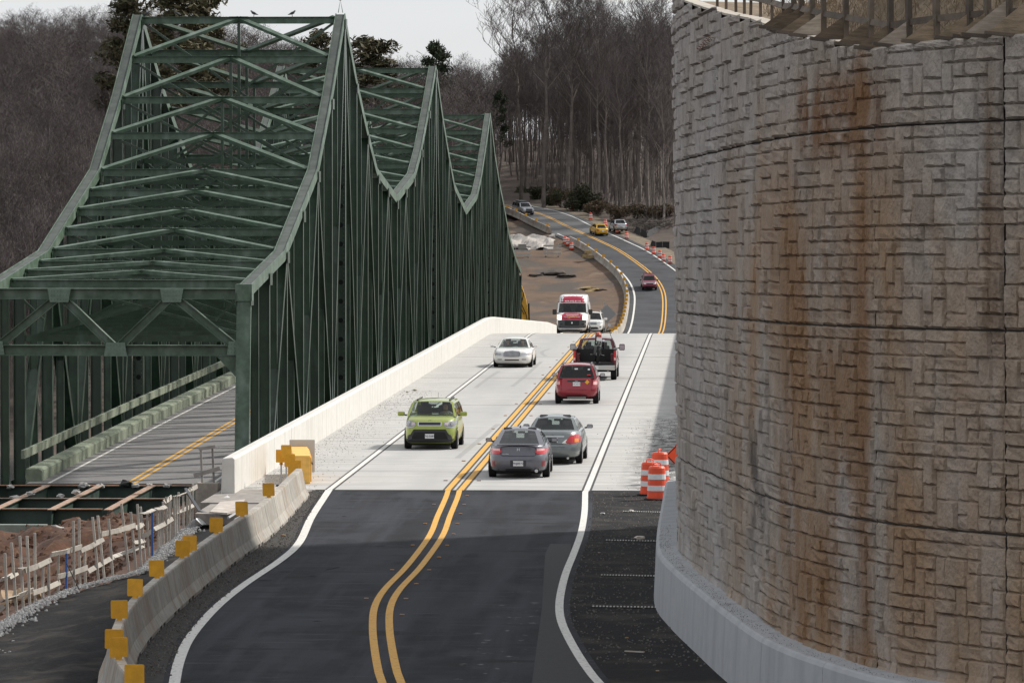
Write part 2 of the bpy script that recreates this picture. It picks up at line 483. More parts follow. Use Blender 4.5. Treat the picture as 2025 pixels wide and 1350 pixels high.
for i in range(11):                          # raised markers beside the centre line
    y = 92+i*3.7; x = lerp_table(sorted((p.y, p.x) for p in Yc), y) if y < DECK0 else -7.27
    for u in ((-.42, .42) if i % 2 else (.42,)): MB().box((x+u, y, .014), (.09, .09, .016)).build('raised_marker', amber, road)
for i in range(14):
    y = 136+i*10.2
    for u in (-.5, .5): MB().box((-7.27+u, y, .016), (.12, .12, .02)).build('raised_marker', amber, bridge)

# ------------------------------------------------------------ ground left of the road
ST = [(70, 1210, 40, 690), (150, 1160, 95, 600), (200, 1110, 165, 545), (255, 1110, 225, 545), (295, 1060, 290, 520), (355, 1050, 358, 760), (408, 1040, 405, 740), (483, 1010, 485, 700), (550, 990, 556, 690), (620, 970, 612, 420), (668, 935, 658, 398), (715, 930, 706, 670), (838, 915, 772, 388), (888, 905, 815, 375), (955, 890, 905, 400), (1095, 850, 1012, 275), (1150, 830, 1090, 345), (1190, 810, 1145, 280), (1215, 690, 1172, 300), (1240, 660, 1228, 350), (1270, 700, 1272, 345), (1322, 640, 1313, 320), (1345, 600, 1338, 320), (1362, 600, 1360, 260), (1390, 590, 1385, 220), (1415, 555, 1410, 215), (1435, 530, 1425, 250), (1460, 530, 1450, 210), (1475, 520, 1470, 205), (1495, 500, 1490, 180), (1530, 470, 1528, 190), (1560, 460, 1562, 150), (1585, 450, 1585, 140), (1610, 400, 1610, 110)]
def zp(x, y): return (x/4.219, y/4.219+930)
FE = sorted((ground(*zp(a, b), -.45).y, ground(*zp(a, b), -.45).x) for a, b, c, d in ST)
FE = [(FE[0][0]-14, FE[0][1]-.1)] + [FE[i] for i in range(0, len(FE), 3)] + [(126, -13.3), (140, -13.5)]
def fence_x(y): return lerp_table(FE, y)
def z_left(x, y):
    edge = fence_x(y)-.15+.15*fbm(y*.5, 1.7)
    d = smoothstep(edge-x, 0.0, 4.5)
    deep = 2.2 + .45*smoothstep(y, 140, 160) + .6*smoothstep(-x, 20.5, 24) + 1.2*smoothstep(y, 160, 167) - .5*math.exp(-((x+17)/3.5)**2-((y-138)/12)**2)
    z = -.5 - .1*smoothstep(-12.2-x, 0, 1) - d*(deep-.4)
    return z + d*(.5*fbm(x*.5, y*.35, 2)+.3*fbm(x*1.5, y*1.1, 4)) + .03*fbm(x*2, y*2)
mb = MB(); xs = np.arange(-46, -10.9, .3); yy = np.arange(60, 172, .45)
for y in yy:
    for x in xs: mb.v.append((x, y, z_left(x, y) - .5*smoothstep(x-fence_x(y), .3, .8)))
nx = len(xs)
mb.f = [(j*nx+i, j*nx+i+1, (j+1)*nx+i+1, (j+1)*nx+i) for j in range(len(yy)-1) for i in range(nx-1)]
structure(mb.build('dirt_ground', dirt_red, smooth=True))
mb = MB(); xs2 = np.arange(-15.0, -7.4, .2); yy2 = np.arange(60, 126, .6)
for y in yy2:
    for x in xs2:
        e = fence_x(y)+.3+.12*fbm(y*.6, 9.1)
        mb.v.append((x, y, -.05+.07*fbm(x*1.8, y*.9)+.04*fbm(x*5, y*3) - .4*smoothstep(-11.3-x, 0, max(.5, -11.3-e)) - .9*smoothstep(e-x, -.1, .9)))
nx = len(xs2)
mb.f = [(j*nx+i, j*nx+i+1, (j+1)*nx+i+1, (j+1)*nx+i) for j in range(len(yy2)-1) for i in range(nx-1)]
structure(mb.build('work_track', asphalt_rough, smooth=True))
# pale gravel spilled along the foot of the stake fence
def pebble_mesh(name, pts, m, rmin, rmax, parent=None):
    mb = MB()
    for p in pts:
        r = random.uniform(rmin, rmax); q = [Vector((random.uniform(-1, 1), random.uniform(-1, 1), random.uniform(-.2, .9)))*r for _ in range(6)]
        base = [Vector((r*math.cos(a)*random.uniform(.6, 1.1), r*math.sin(a)*random.uniform(.6, 1.1), -.2*r)) for a in (0, 1.6, 3.1, 4.7)]
        top = [b*.55+Vector((0, 0, r*random.uniform(.5, .9))) for b in base]
        mb.add([Vector(p)+b for b in base+top], [(0, 1, 5, 4), (1, 2, 6, 5), (2, 3, 7, 6), (3, 0, 4, 7), (4, 5, 6, 7)])
    return mb.build(name, m, parent)
pts = []
for i in range(5200):
    y = random.uniform(82, 126); e = fence_x(y)+.25+.12*fbm(y*.6, 9.1); x = e+random.gauss(.0, .16)*(1.5 if y < 96 else 1)
    pts.append((x, y, -.4+.05*smoothstep(x-e, 0, .4)-.35*smoothstep(e-x, 0, .6)))
for i in range(2200):
    y = random.uniform(80, 91); x = -12.9+random.gauss(0, .45)+.06*(y-85); pts.append((x, y, -.42))
stuff(tag(pebble_mesh('gravel', pts, mat('pale_gravel', (.3, .3, .3), .95, var=.5, scale=11), .02, .06), 'pale loose gravel along the foot of the stake fence', 'gravel'))
pts = []
for i in range(5200):
    y = random.uniform(95, 168); x = fence_x(y)-.5-abs(random.gauss(0, 5)); pts.append((x, y, z_left(x, y)+.02))
stuff(tag(pebble_mesh('clay_crumbs', pts, mat('clay_crumb', (.1, .045, .022), .95, var=.6, scale=3, alt=(.045, .022, .013)), .02, .1), 'loose crumbs of red brown clay covering the bank', 'clay'))
pts = []
for i in range(2600):
    y = random.uniform(80, 131); x = lerp_table(sorted((p.y, p.x) for p in Lw[::6]), y)-random.uniform(.1, .9); pts.append((x, y, .008))
for i in range(1500):
    y = random.uniform(82, 131); x = lerp_table(sorted((p.y, p.x) for p in Rw[::4]), y)+random.uniform(.15, 2.2); pts.append((x, y, .008))
stuff(tag(pebble_mesh('grit', pts, mat('road_grit', (.12, .11, .1), .95, var=.7, scale=9), .012, .035), 'fine loose grit scattered on the road shoulders', 'grit'))
pts = []
for i in range(1300):
    y = random.uniform(132, 200); pts.append((-13.3+abs(random.gauss(0, 1.0)), y, .006))
for i in range(900):
    y = random.uniform(132, 175); pts.append((-.95-abs(random.gauss(0, .8)), y, .006))
stuff(tag(pebble_mesh('deck_debris', pts, mat('dark_grit', (.09, .08, .07), .95), .005, .02), 'small dark crumbs of debris along the bridge parapets', 'debris'))

# ------------------------------------------------------------ far bank
FAR = [(1308, 655, 530), (1314, 600, 572), (1308, 569, 588), (1289, 543, 601), (1256.5, 517, 614), (1222, 494, 626), (1187, 477, 635), (1153, 461.6, 645),
       (1118, 446, 654), (1084, 429, 664), (1049, 417, 676), (1014.6, 410, 692), (992, 405, 712), (930, 398, 745), (850, 392, 800)]
far_pts = [Vector((-7.2, 420, zdeck(420))), Vector((-7.0, 470, zdeck(470))), Vector((-6.2, 505, -7.4))] + [at(*p) for p in FAR]
far_path = resample(far_pts, 3.0)
_fy = np.array([p.y for p in far_path]); _fx = np.array([p.x for p in far_path]); _fz = np.array([p.z for p in far_path])
def zroad(y): return float(np.interp(y, _fy, _fz))
def xroad(y): return float(np.interp(y, _fy, _fx))
def z_far(x, y):
    u = x-xroad(y)
    z = zroad(y) if y < 800 else zroad(800)
    if u > 5.2: z += .11*max(0, u-9) - .25*smoothstep(u, 5.2, 7)
    if u < -5.6: z += -.5*smoothstep(-u, 5.6, 8)
    cap = 11+9*smoothstep(-x, 72, 100)+10*smoothstep(y, 735, 870)
    hill = -3+.135*(y-600)
    hill = min(hill, cap) if hill < cap-4 else cap-4+4*(1-math.exp(-(hill-cap+4)/4))
    hill += 1.6*fbm(x*.02, y*.02)
    w = smoothstep(-x, 34, 60)
    w = max(w, smoothstep(y, 690, 780)*.85)
    z = z*(1-w)+hill*w
    if y < 560 and x < -30: z = min(z, -3-.12*(560-y)*1.4)
    return z + (.35*fbm(x*.12, y*.12, 7) if abs(u) > 9 else 0)
mb = MB(); xs = np.arange(-230, 90, 4.0); yy = np.arange(400, 1000, 5.0)
for y in yy:
    for x in xs:
        u = x-xroad(y)
        mb.v.append((x, y, z_far(x, y)-(.35 if abs(u) < 9 else .05)))
nx = len(xs)
mb.f = [(j*nx+i, j*nx+i+1, (j+1)*nx+i+1, (j+1)*nx+i) for j in range(len(yy)-1) for i in range(nx-1)]
structure(mb.build('hillside', leaf_floor, smooth=True))
structure(MB().add([(-3000, -500, -19), (3000, -500, -19), (3000, 4500, -19), (-3000, 4500, -19)], [(0, 1, 2, 3)]).build('lake', mat('lake_water', (.02, .03, .035), .12, bump=.3, bscale=.6)))
fr = structure(ribbon(MB(), far_path, 9.6, 0.0).build('far_road', far_asphalt))
off = ribbon(MB(), [p for p in far_path if 640 < p.y], 9.4, .006).build('worn_surface', mat('older_asphalt', (.085, .086, .09), .9, var=.25, scale=.3), fr)
vis = [p for p in far_path if p.y > 500]
line_on('edge_line', paint_white, vis, .22, .016, fr, 3.75)
line_on('edge_line', paint_white, [p for p in vis if p.y < 648], .22, .016, fr, -3.75)
line_on('centre_line', paint_yellow, vis, .17, .016, fr, -.2)
line_on('centre_line', paint_yellow, vis, .17, .016, fr, .2)
# bare construction ground on the left of the far road
mb = MB(); rows = np.arange(432, 662, 2.5); cols = np.concatenate([np.arange(-40, -6, 1.2), [-5.35, -4.9]])
for y in rows:
    for u in cols:
        x = xroad(y)+u
        z = zroad(y) - .25*smoothstep(-u, 5, 7) + .28*fbm(x*.33, y*.22, 3)*smoothstep(-u, 5.5, 9) + .12*fbm(x*1.1, y*.8, 8)*smoothstep(-u, 5.5, 7)
        mb.v.append((x, y, z+.04))
nx = len(cols)
mb.f = [(j*nx+i, j*nx+i+1, (j+1)*nx+i+1, (j+1)*nx+i) for j in range(len(rows)-1) for i in range(nx-1)]
structure(mb.build('dirt_site', dirt_far, smooth=True))
mb = MB(); rows = [p for p in far_path if 540 < p.y < 720]
ribbon(mb, rows, 2.6, -.02, 6.1)
structure(mb.build('far_verge', mat('dry_grass_verge', (.2, .155, .1), .95, var=.4, scale=.8, bump=1, bscale=4, alt=(.09, .075, .06))))
# ------------------------------------------------------------ old green truss bridge
XR, XL = -18.2, -28.35
PKS = (226.7, 303.5, 380.5)
TOP = [(179.3, 4.8), (194, 6.0), (210.5, 9.6), (218.6, 13.2), (226.7, 17.45), (234.7, 14.3), (242.7, 11.7), (249, 9.9), (265, 8.4), (281, 9.8), (287.5, 11.4),
       (295.5, 14.1), (303.5, 17.1), (311.5, 13.9), (319.5, 11.2), (326, 9.3), (342, 7.45), (358, 8.6), (364.5, 10.0), (372.5, 12.6), (380.5, 15.4),
       (388.5, 12.2), (397, 9.8), (406, 7.8), (416, 5.2), (431, 2.8), (445, 1.2)]
DK = [(150, -3.5), (183, -2.98), (220, -2.5), (265, -2.0), (300, -2.0), (370, -2.9), (445, -5.4), (470, -6.4)]
def ztop(y): return lerp_table(TOP, y)
def zold(y): return lerp_table(DK, y)
pn = [179.3+i*(226.7-179.3)/12 for i in range(12)] + [226.7+i*76.8/20 for i in range(20)] + [303.5+i*77/20 for i in range(20)] + [380.5+i*64.5/16 for i in range(17)]
old = thing('truss_bridge', 'old dark green riveted steel truss bridge with three tall peaks', 'bridge', (0, 0, 0))
def part(mb, name, m=steel_green, parent=None, **k): return mb.build(name, m, parent or old, **k)
kinks = [y for y, z in TOP]
riv = MB()
def rivet_row(a, b, step, nrm, r=.022):
    a, b = Vector(a), Vector(b); n = int((b-a).length/step); nrm = Vector(nrm).normalized()
    t = (b-a).normalized(); s = nrm.cross(t)
    for i in range(n+1):
        p = a+(b-a)*(i/max(1, n))
        riv.add([p+t*r, p+s*r, p-t*r, p-s*r, p+nrm*.014], [(0, 1, 4), (1, 2, 4), (2, 3, 4), (3, 0, 4)])
for X in (XR, XL):
    inner = -1 if X == XR else 1
    # top chord: box section with top cover plate, one length between kinks
    for (ya, za), (yb, zb) in zip(TOP, TOP[1:]):
        a, b = Vector((X, ya, za)), Vector((X, yb, zb))
        mb = MB().hbeam(a, b, .48, .46, (1, 0, 0), .035)
        ch = part(mb, 'top_chord', chord_green)
        d = (b-a).normalized(); up = Vector((0, -d.z, d.y))
        part(MB().bar(a+up*.17, b+up*.17, .4, .02, (1, 0, 0)), 'cover_plate', mat('dark_weathered_cover', (.026, .034, .032), .75, var=.5, scale=1.2, alt=(.075, .09, .08)), ch)
    for ya, yb in zip(pn[::4], pn[4::4]+[pn[-1]]):
        if yb-ya < 1: continue
        part(MB().hbeam((X, ya, zold(ya)-.75), (X, yb, zold(yb)-.75), .5, .5, (1, 0, 0), .03), 'bottom_chord')
    pw_ = pn[::2]
    for i, y in enumerate(pw_):
        zt, zb = ztop(y)-.25, zold(y)-.6
        big = min(abs(y-p) for p in PKS) < 1.2
        if i == 0: continue
        po = part(MB().hbeam((X, y, zb), (X, y, zt), .48 if not big else .52, .36 if not big else .62, (1, 0, 0), .025), 'post')
        if big:                                  # tower posts over the piers: holes and rivet lines
            z = zb+1.6
            while z < zt-.6:
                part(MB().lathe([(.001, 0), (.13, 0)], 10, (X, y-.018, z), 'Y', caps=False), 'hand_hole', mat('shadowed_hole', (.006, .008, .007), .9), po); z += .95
            for sx in (-.19, .19): rivet_row((X+sx, y-.35, zb+1), (X+sx, y-.35, zt), .22, (0, -1, 0), .03)
        if i+1 < len(pw_):
            yb = pw_[i+1]
            if i % 2: a, b = (X, y, zold(y)-.55), (X, yb, ztop(yb)-.25)
            else: a, b = (X, y, ztop(y)-.25), (X, yb, zold(yb)-.55)
            part(MB().hbeam(a, b, .5, .36, (1, 0, 0), .025), 'diagonal')
            # light ties from mid height of the diagonal, seen as thin bright lines
            zm = zold(y)+(ztop(y)-zold(y))*.5
            if ztop(y)-zold(y) > 6:
                for sx in (-.2, .2): part(MB().bar((X+sx, (y+yb)/2, zm), (X+sx, yb if i % 2 == 0 else y, zold(y)-.5), .05, .1), 'tie')
    for y in pn[1::2]:
        part(MB().hbeam((X, y, zold(y)-.6), (X, y, ztop(y)-.25), .34, .2, (1, 0, 0), .02), 'hanger')
    # gusset plates at the panel points of the near half
    for i, y in enumerate(pn[:34:2]):
        for z, h in ((ztop(y)-.32, .5), (zold(y)-.6, .7)):
            for sx in (-.3, .3): part(MB().box((X+sx, y, z), (.02, 1.0, h)), 'gusset_plate')
# end posts
for X in (XR, XL):
    a, b = Vector((X, 177.9, zold(178)-1.0)), Vector((X, 179.3, 4.8))
    ep = part(MB().hbeam(a, b, .5, .55, (1, 0, 0), .03).bar(a+Vector((0, -.26, 0)), b+Vector((0, -.26, 0)), .56, .03, (1, 0, 0)), 'end_post', chord_green)
    for sx in (-.235, -.17, .17, .235): rivet_row(a+Vector((sx, -.278, 0)), b+Vector((sx, -.278, 0)), .19, (0, -1, .2))
for X in (XR, XL): part(MB().box((X, 179.22, 4.74), (.66, .72, .66)), 'joint_plate', chord_green)
# portal frame between the end posts
yp = 179.2
zt, zb = 4.68, 2.45
xs_ = [XL, XL+.28*(XR-XL), XL+.5*(XR-XL), XL+.72*(XR-XL), XR]
pf = part(MB().hbeam((XL+.3, yp, zt), (XR-.3, yp, zt), .42, .38, (0, 0, 1), .035), 'portal_strut', chord_green)
part(MB().bar((XL+.3, yp, zt+.205), (XR-.3, yp, zt+.205), .46, .03, (0, 1, 0)), 'cover_plate', chord_green, pf)
pf2 = part(MB().hbeam((XL+.3, yp-.15, zb), (XR-.3, yp-.15, zb), .42, .38, (0, 0, 1), .035), 'portal_strut', chord_green)
part(MB().bar((XL+.3, yp-.15, zb+.205), (XR-.3, yp-.15, zb+.205), .46, .03, (0, 1, 0)), 'cover_plate', chord_green, pf2)
nodes = [(xs_[0]+.3, zb+.1), (xs_[1], zt-.05), (xs_[2], zb+.05), (xs_[3], zt-.05), (xs_[4]-.3, zb+.1)]
for (x0, z0), (x1, z1) in zip(nodes, nodes[1:]):
    part(MB().hbeam((x0, yp-.1, z0), (x1, yp-.1, z1), .32, .34, (-(z1-z0), 0, x1-x0), .03), 'portal_brace', chord_green)
for k, (x, z) in enumerate(nodes):
    w = .46 if 0 < k < 4 else .36
    gp = [(x-w, z-.27), (x+w, z-.27), (x+w*.8, z+.27), (x-w*.8, z+.27)] if k % 2 == 0 else [(x-w*.8, z-.27), (x+w*.8, z-.27), (x+w, z+.27), (x-w, z+.27)]
    part(MB().prism([(px, yp-.385, pz) for px, pz in gp], (0, .03, 0)), 'gusset_plate', mat('pale_gusset_paint', (.115, .17, .13), .5, var=.2, scale=4))
    for dx in (-.3, -.18, -.06, .06, .18, .3):
        for dz in (-.16, 0, .16): rivet_row((x+dx, yp-.388, z+dz), (x+dx+.001, yp-.388, z+dz), 1, (0, -1, 0))
part(MB().prism([(XR-.25, yp-.3, zb-.2), (XR-.25, yp-.3, zb-1.1), (XR-1.1, yp-.3, zb-.2)], (0, .03, 0)), 'gusset_plate', chord_green)
# struts, top lateral bracing and sway bracing between the two trusses
for i, y in enumerate(pn):
    if i == 0: continue
    zt = ztop(y)
    st = part(MB().hbeam((XL+.25, y, zt-.12), (XR-.25, y, zt-.12), .34, .3, (0, 0, 1), .025), 'strut', chord_green)
    xm = (XL+XR)/2
    part(MB().box((xm, y, zt+.05), (.95, .5, .02)), 'gusset_plate', chord_green, st)
    if i+1 < len(pn):
        y2 = pn[i+1]; z2 = ztop(y2)
        for X in (XL+.3, XR-.3):
            part(MB().bar((X, y, zt+.02), (xm, y2, z2-.02), .24, .16), 'lateral_brace', chord_green)
    depth = zt-zold(y)
    if depth > 8.2:
        zl = zold(y)+5.6 if depth < 13 else zold(y)+5.6
        part(MB().hbeam((XL+.25, y, zl), (XR-.25, y, zl), .2, .26, (0, 1, 0), .02), 'sway_strut')
        levels = [zl, zt-.2] if zt-zl < 5.5 else [zl, (zl+zt)/2, zt-.2]
        if True:
            for za, zb_ in zip(levels, levels[1:]):
                part(MB().bar((XL+.25, y, za), (XR-.25, y, zb_), .12, .12), 'sway_brace')
                part(MB().bar((XL+.25, y+.12, zb_), (XR-.25, y+.12, za), .12, .12), 'sway_brace')
        if len(levels) == 3:
            part(MB().hbeam((XL+.25, y, levels[1]), (XR-.25, y, levels[1]), .2, .24, (0, 1, 0), .02), 'sway_strut')
        if abs(y-PKS[0]) < 8: part(MB().bar((xm, y, zl), (xm, y, zt-.2), .14, .14), 'hanger')
    elif 6.5 < depth:
        part(MB().bar((XL+.25, y, zt-.3), (XL+1.6, y, zt-1.6), .1, .1), 'knee_brace'); part(MB().bar((XR-.25, y, zt-.3), (XR-1.6, y, zt-1.6), .1, .1), 'knee_brace')
stuff(riv.build('rivets', chord_green, old))
# roadway of the old bridge: slab, kerbs, rail
oy = [182.0]+[186+6*i for i in range(44)]
part(MB().sweep([(-4.2, -.35), (4.2, -.35), (4.2, 0), (-4.2, 0)], [Vector((-23.1, y, zold(y))) for y in oy]), 'deck', old_asphalt)
k = 0; y = 183.0
while y < 420:
    for X in (-27.15, -19.05):
        L_ = 2.985 if y < 260 else 11.98
        part(MB().sweep([(-.32, -.3), (.32, -.3), (.32, .42), (.2, .5), (-.32, .5)] if X < -23 else [(-.32, -.3), (.32, -.3), (.32, .5), (-.2, .5), (-.32, .42)],
             [Vector((X, y, zold(y))), Vector((X, y+L_, zold(y+L_)))]), 'kerb_block', mossy_con)
    y += 3.0 if y < 260 else 12.0
for X in (-27.45, -18.75):
    for ya, yb in zip(oy[::2], oy[2::2]+[oy[-1]]):
        if yb-ya < 1: continue
        part(MB().bar((X, ya, zold(ya)+1.15), (X, yb, zold(yb)+1.15), .14, .34, (1, 0, 0)), 'guard_rail', mossy_con)
for xc, m in ((-23.25, paint_yellow), (-22.95, paint_yellow), (-26.4, paint_white), (-19.8, paint_white)):
    line_on('centre_line' if m is paint_yellow else 'edge_line', m, [Vector((xc, y, zold(y))) for y in oy], .13, .006, old)
# birds on the top strut
bird_mat = mat('pigeon_feathers', (.035, .035, .042), .6, var=.3, scale=20)
def bird(px, py, label, face):
    p = Vector((at(px, py, 226.7).x, 226.7, 17.5))
    o = thing('pigeon', label, 'bird', (p.x, p.y, ztop(226.7)+.05), face, 'pigeons on the bridge')
    MB().tube([(0, -.2, .1), (0, -.1, .13), (0, 0, .17), (0, .09, .21), (0, .13, .26), (0, .15, .29), (0, .19, .29), (0, .22, .28)], [.012, .035, .07, .065, .042, .036, .022, .004], 8).build('body', bird_mat, o, smooth=True)
    MB().tube([(.03, .02, .11), (.03, .03, 0)], .008, 4).build('leg', rust, o); MB().tube([(-.03, .02, .11), (-.03, .03, 0)], .008, 4).build('leg', rust, o)
    for s in (-1, 1): MB().prism([(s*.07, .08, .2), (s*.075, -.05, .13), (s*.03, -.2, .1), (s*.06, -.02, .2)], (s*.012, 0, .004)).build('wing', bird_mat, o)
bird(577, 33, 'dark pigeon on the top strut nearest the right hand peak', R(-70))
bird(503, 34, 'dark pigeon on the top strut right of its middle', R(80))
bird(351, 36, 'dark pigeon low on the left half of the top strut', R(60))
bird(289, 36, 'dark pigeon perched at the left end of the top strut', R(-60))
nl = part(MB().tube([(XR-.1, 226.7, 17.7), (XR, 226.7, 18.35), (XR+.12, 226.7, 17.7)], .02, 5).lathe([(.02, 0), (.07, .02), (.07, .12), (.02, .14)], 8, (XR, 226.7, 18.3)), 'beacon', chord_green)

# ------------------------------------------------------------ torn up floor of the old bridge end
fl = thing('floor_beams', 'exposed dark green floor beams with rusty stringers where the old deck was torn up', 'beams', (0, 0, 0))
dark_green = mat('dark_beam_paint', (.022, .045, .034), .55, var=.3, scale=2)
for (yb, z0, x0, x1) in ((181.2, -3.05, -29.2, -20.2), (173.5, -3.06, -29.2, -20.6), (168.2, -3.1, -29.2, -22.4)):
    b = MB().bar((x0, yb, z0-.4), (x1, yb, z0-.4), .03, .8, (0, 1, 0)).bar((x0, yb, z0), (x1, yb, z0), .4, .03, (0, 1, 0)).bar((x0, yb, z0-.82), (x1, yb, z0-.82), .4, .03, (0, 1, 0)).build('floor_beam', dark_green, fl)
    MB().bar((x0, yb-.01, z0+.022), (x1, yb-.01, z0+.022), .41, .012, (0, 1, 0)).build('rusty_flange', rust, b)
for x in (-28.4, -26.3, -24.2, -22.1):
    b = MB().bar((x, 181, -3.31), (x, 167.4, -3.36), .03, .55, (1, 0, 0)).bar((x, 181, -3.03), (x, 167.4, -3.08), .3, .03, (1, 0, 0)).build('stringer', dark_green, fl)
    MB().bar((x, 181, -3.008), (x, 167.4, -3.058), .29, .012, (1, 0, 0)).build('rusty_flange', mat('pink_rusty_flange', (.33, .22, .16), .9, var=.4, scale=6), b)
wl = MB().box((-27.5, 166.6, -4.3), (6.5, .5, 1.5)).build('abutment_wall', mat('grey_green_concrete', (.2, .23, .2), .9, var=.2, scale=2), fl)
rb = mat('broken_concrete', (.42, .41, .39), .95, var=.4, scale=7, bump=.6)
def chunk(name, p, r, m, label, cat, group, squash=.6, parent=None, seed=0):
    rnd = random.Random(seed*77+int(r*1000)+int(p[0]*10))
    bm = bmesh.new(); bmesh.ops.create_icosphere(bm, subdivisions=2, radius=r)
    for v in bm.verts:
        k = .75+.5*noise.noise(v.co*1.6/r+Vector((seed*3.1, r, p[1])))+rnd.uniform(-.07, .07)
        v.co = Vector((v.co.x*k*1.2, v.co.y*k, v.co.z*k*squash))
    me = bpy.data.meshes.new(name); bm.to_mesh(me); bm.free(); me.materials.append(m)
    o = link(name, me, parent, p)
    if label: tag(o, label, cat, group)
    return o
for i, (px, py, r) in enumerate(((165, 960, .45), (150, 972, .35), (120, 980, .3), (30, 985, .4), (12, 994, .45), (60, 975, .3), (250, 956, .5), (268, 960, .3), (330, 960, .3), (200, 961, .35), (90, 962, .3), (20, 962, .3), (45, 1003, .5), (75, 1005, .4), (295, 958, .25))):
    p = at(px, py, 181 if py < 966 else 174)
    chunk('concrete_lump', (p.x, p.y, p.z), r*.62, rb if i not in (6, 12, 13) else mat('dark_lump', (.03, .03, .03), .95, var=.3, scale=5), 'broken lump of old deck concrete left on the torn up floor beams', 'rubble', 'rubble on the torn up floor beams', seed=i)
for i, (px, py, Y, r, m) in enumerate(((107, 1050, 146, .45, rb), (210, 997, 160, .3, dirt_red), (192, 1015, 158, .35, dirt_red), (257, 1064, 140, .45, None), (25, 1180, 104, .55, None), (55, 1187, 102, .4, None), (85, 1030, 150, .4, dirt_red), (150, 1010, 157, .5, dirt_red), (300, 1003, 158, .35, dirt_red), (60, 1062, 141, .4, dirt_red), (170, 1060, 142, .35, dirt_red), (230, 1085, 134, .35, dirt_red))):
    p = at(px, py, Y)
    chunk('boulder', (p.x, p.y, z_left(p.x, p.y)+r*.25), r, m or mat('tan_boulder', (.36, .25, .16), .9, var=.35, scale=3, bump=.5), ['pale angular rock lying high on the red clay bank', None, None, 'rounded tan rock half way along the stake fence', 'large pale tan boulder behind the stake fence at lower left', 'smaller tan boulder beside the large one at lower left'][i] if i in (0, 3, 4, 5) else 'clod of red clay on the bank behind the stake fence', 'rock', None if i in (0, 3, 4, 5) else 'clay clods on the bank', .75, seed=i)
# ------------------------------------------------------------ curved retaining wall with cast stone facing
plan = [(9.6, 62.6), (7.4, 64.1), (5.2, 66.1), (4.2, 67.35), (3.33, 68.8), (2.85, 69.8), (2.11, 72.2), (1.66, 74), (1.25, 76.3), (.75, 80.4), (.35, 84.1), (-.2, 89.4), (-.55, 94), (-.63, 100), (-.62, 108), (-.6, 117.5)]
wp = resample([Vector((x, y, 0)) for x, y in plan], .35)
wu = [0.0]
for a, b in zip(wp, wp[1:]): wu.append(wu[-1]+(b-a).length)
_wu = np.array(wu); _wx = np.array([p.x for p in wp]); _wy = np.array([p.y for p in wp])
WT = [(60, 10.9), (68, 10.82), (70.5, 10.75), (72.5, 10.95), (76.5, 11.3), (80, 11.6), (84, 11.85), (94, 12.6), (110, 12.9), (132, 13.0)]
def wall_pt(u, z, d=0.0):
    x = float(np.interp(u, _wu, _wx)); y = float(np.interp(u, _wu, _wy)); e = .4
    tx = float(np.interp(u+e, _wu, _wx)-np.interp(u-e, _wu, _wx)); ty = float(np.interp(u+e, _wu, _wy)-np.interp(u-e, _wu, _wy))
    l = math.hypot(tx, ty) or 1; nx_, ny_ = -ty/l, tx/l
    d += .01*(z-4) if z > 1.2 else 0
    return Vector((x+nx_*d, y+ny_*d, z))
def wall_u(y): return float(np.interp(y, _wy, _wu))
stone = mat('cast_stone', (0.335, 0.288, 0.245), 0.95, var=.3, scale=2.6, bump=2.2, bscale=17, rand=.07, detail=9, stretch=(1, 1, .75))
layer(stone, (0.345, 0.345, 0.355), .3, .3, .6, offset=(3, 9, 4), axis=[(1, 92, 9, 9)], amount=.4)
layer(stone, (0.35, 0.34, 0.34), .4, .4, .6, offset=(6, 1, 4), axis=[(2, 10.5, 1.5, 3)], amount=.3)
layer(stone, (0.4, 0.375, 0.36), 1.0, .5, .66, stretch=(.9, .5, .14), offset=(2, 3, 1), amount=.75)
layer(stone, (0.2, 0.17, 0.14), 1.0, .52, .68, stretch=(1.2, .7, .25), offset=(12, 3, 8), amount=.45)
layer(stone, (0.29, 0.17, 0.08), .5, .38, .62, stretch=(1, .8, .35), offset=(1, 7, 2), axis=[(1, 73, 6, 7), (2, 3.8, 4.2, 3)], amount=.75)
layer(stone, (0.2, 0.1, 0.036), 1.0, .4, .6, stretch=(1, .8, .3), offset=(1, 7, 2), axis=[(1, 73.4, 1.6, 3.0), (2, 4.4, 3.0, 2)], amount=.75)
layer(stone, (0.17, 0.08, 0.03), 1.6, .34, .5, stretch=(1, .8, .5), offset=(5, 7, 2), axis=[(1, 72.2, 1.6, 1.0), (2, 9.75, .35, .5)], amount=.85)
layer(stone, (0.19, 0.095, 0.036), 1.0, .3, .5, stretch=(3, 3, .2), offset=(5, 1, 2), axis=[(1, 70.9, .12, .35), (2, 6.0, 4.5, 1)], amount=.7)
layer(stone, (0.14, 0.085, 0.05), 1.0, .3, .5, stretch=(3, 3, .2), offset=(8, 1, 2), axis=[(1, 67.25, .1, .2), (2, 8.2, 1.5, 1)], amount=.7)
layer(stone, (0.06, 0.055, 0.05), 1.4, .45, .6, stretch=(1, .4, .5), offset=(3, 3, 3), axis=[(1, 79.8, 1.2, 1.2), (2, 3.4, .5, .9)], amount=.85)
wall = thing('retaining_wall', 'tall curved retaining wall faced with rough cast stone blocks and brown stains', 'wall')
mb = MB(); us = list(np.arange(0, _wu[-1], .6))+[float(_wu[-1])]
for u in us:
    zt = lerp_table(WT, wall_pt(u, 0).y)
    for d, z in ((-.07, -.2), (-.07, zt-.04), (-.45, zt-.04), (-.45, -.2)): mb.v.append(tuple(wall_pt(u, z, d)))
for i in range(len(us)-1):
    for k in range(4): a, b = 4*i+k, 4*i+(k+1) % 4; mb.f.append((a, b, b+4, a+4))
mb.f.append(tuple(range(4*(len(us)-1), 4*len(us)))); mb.f.append((3, 2, 1, 0))
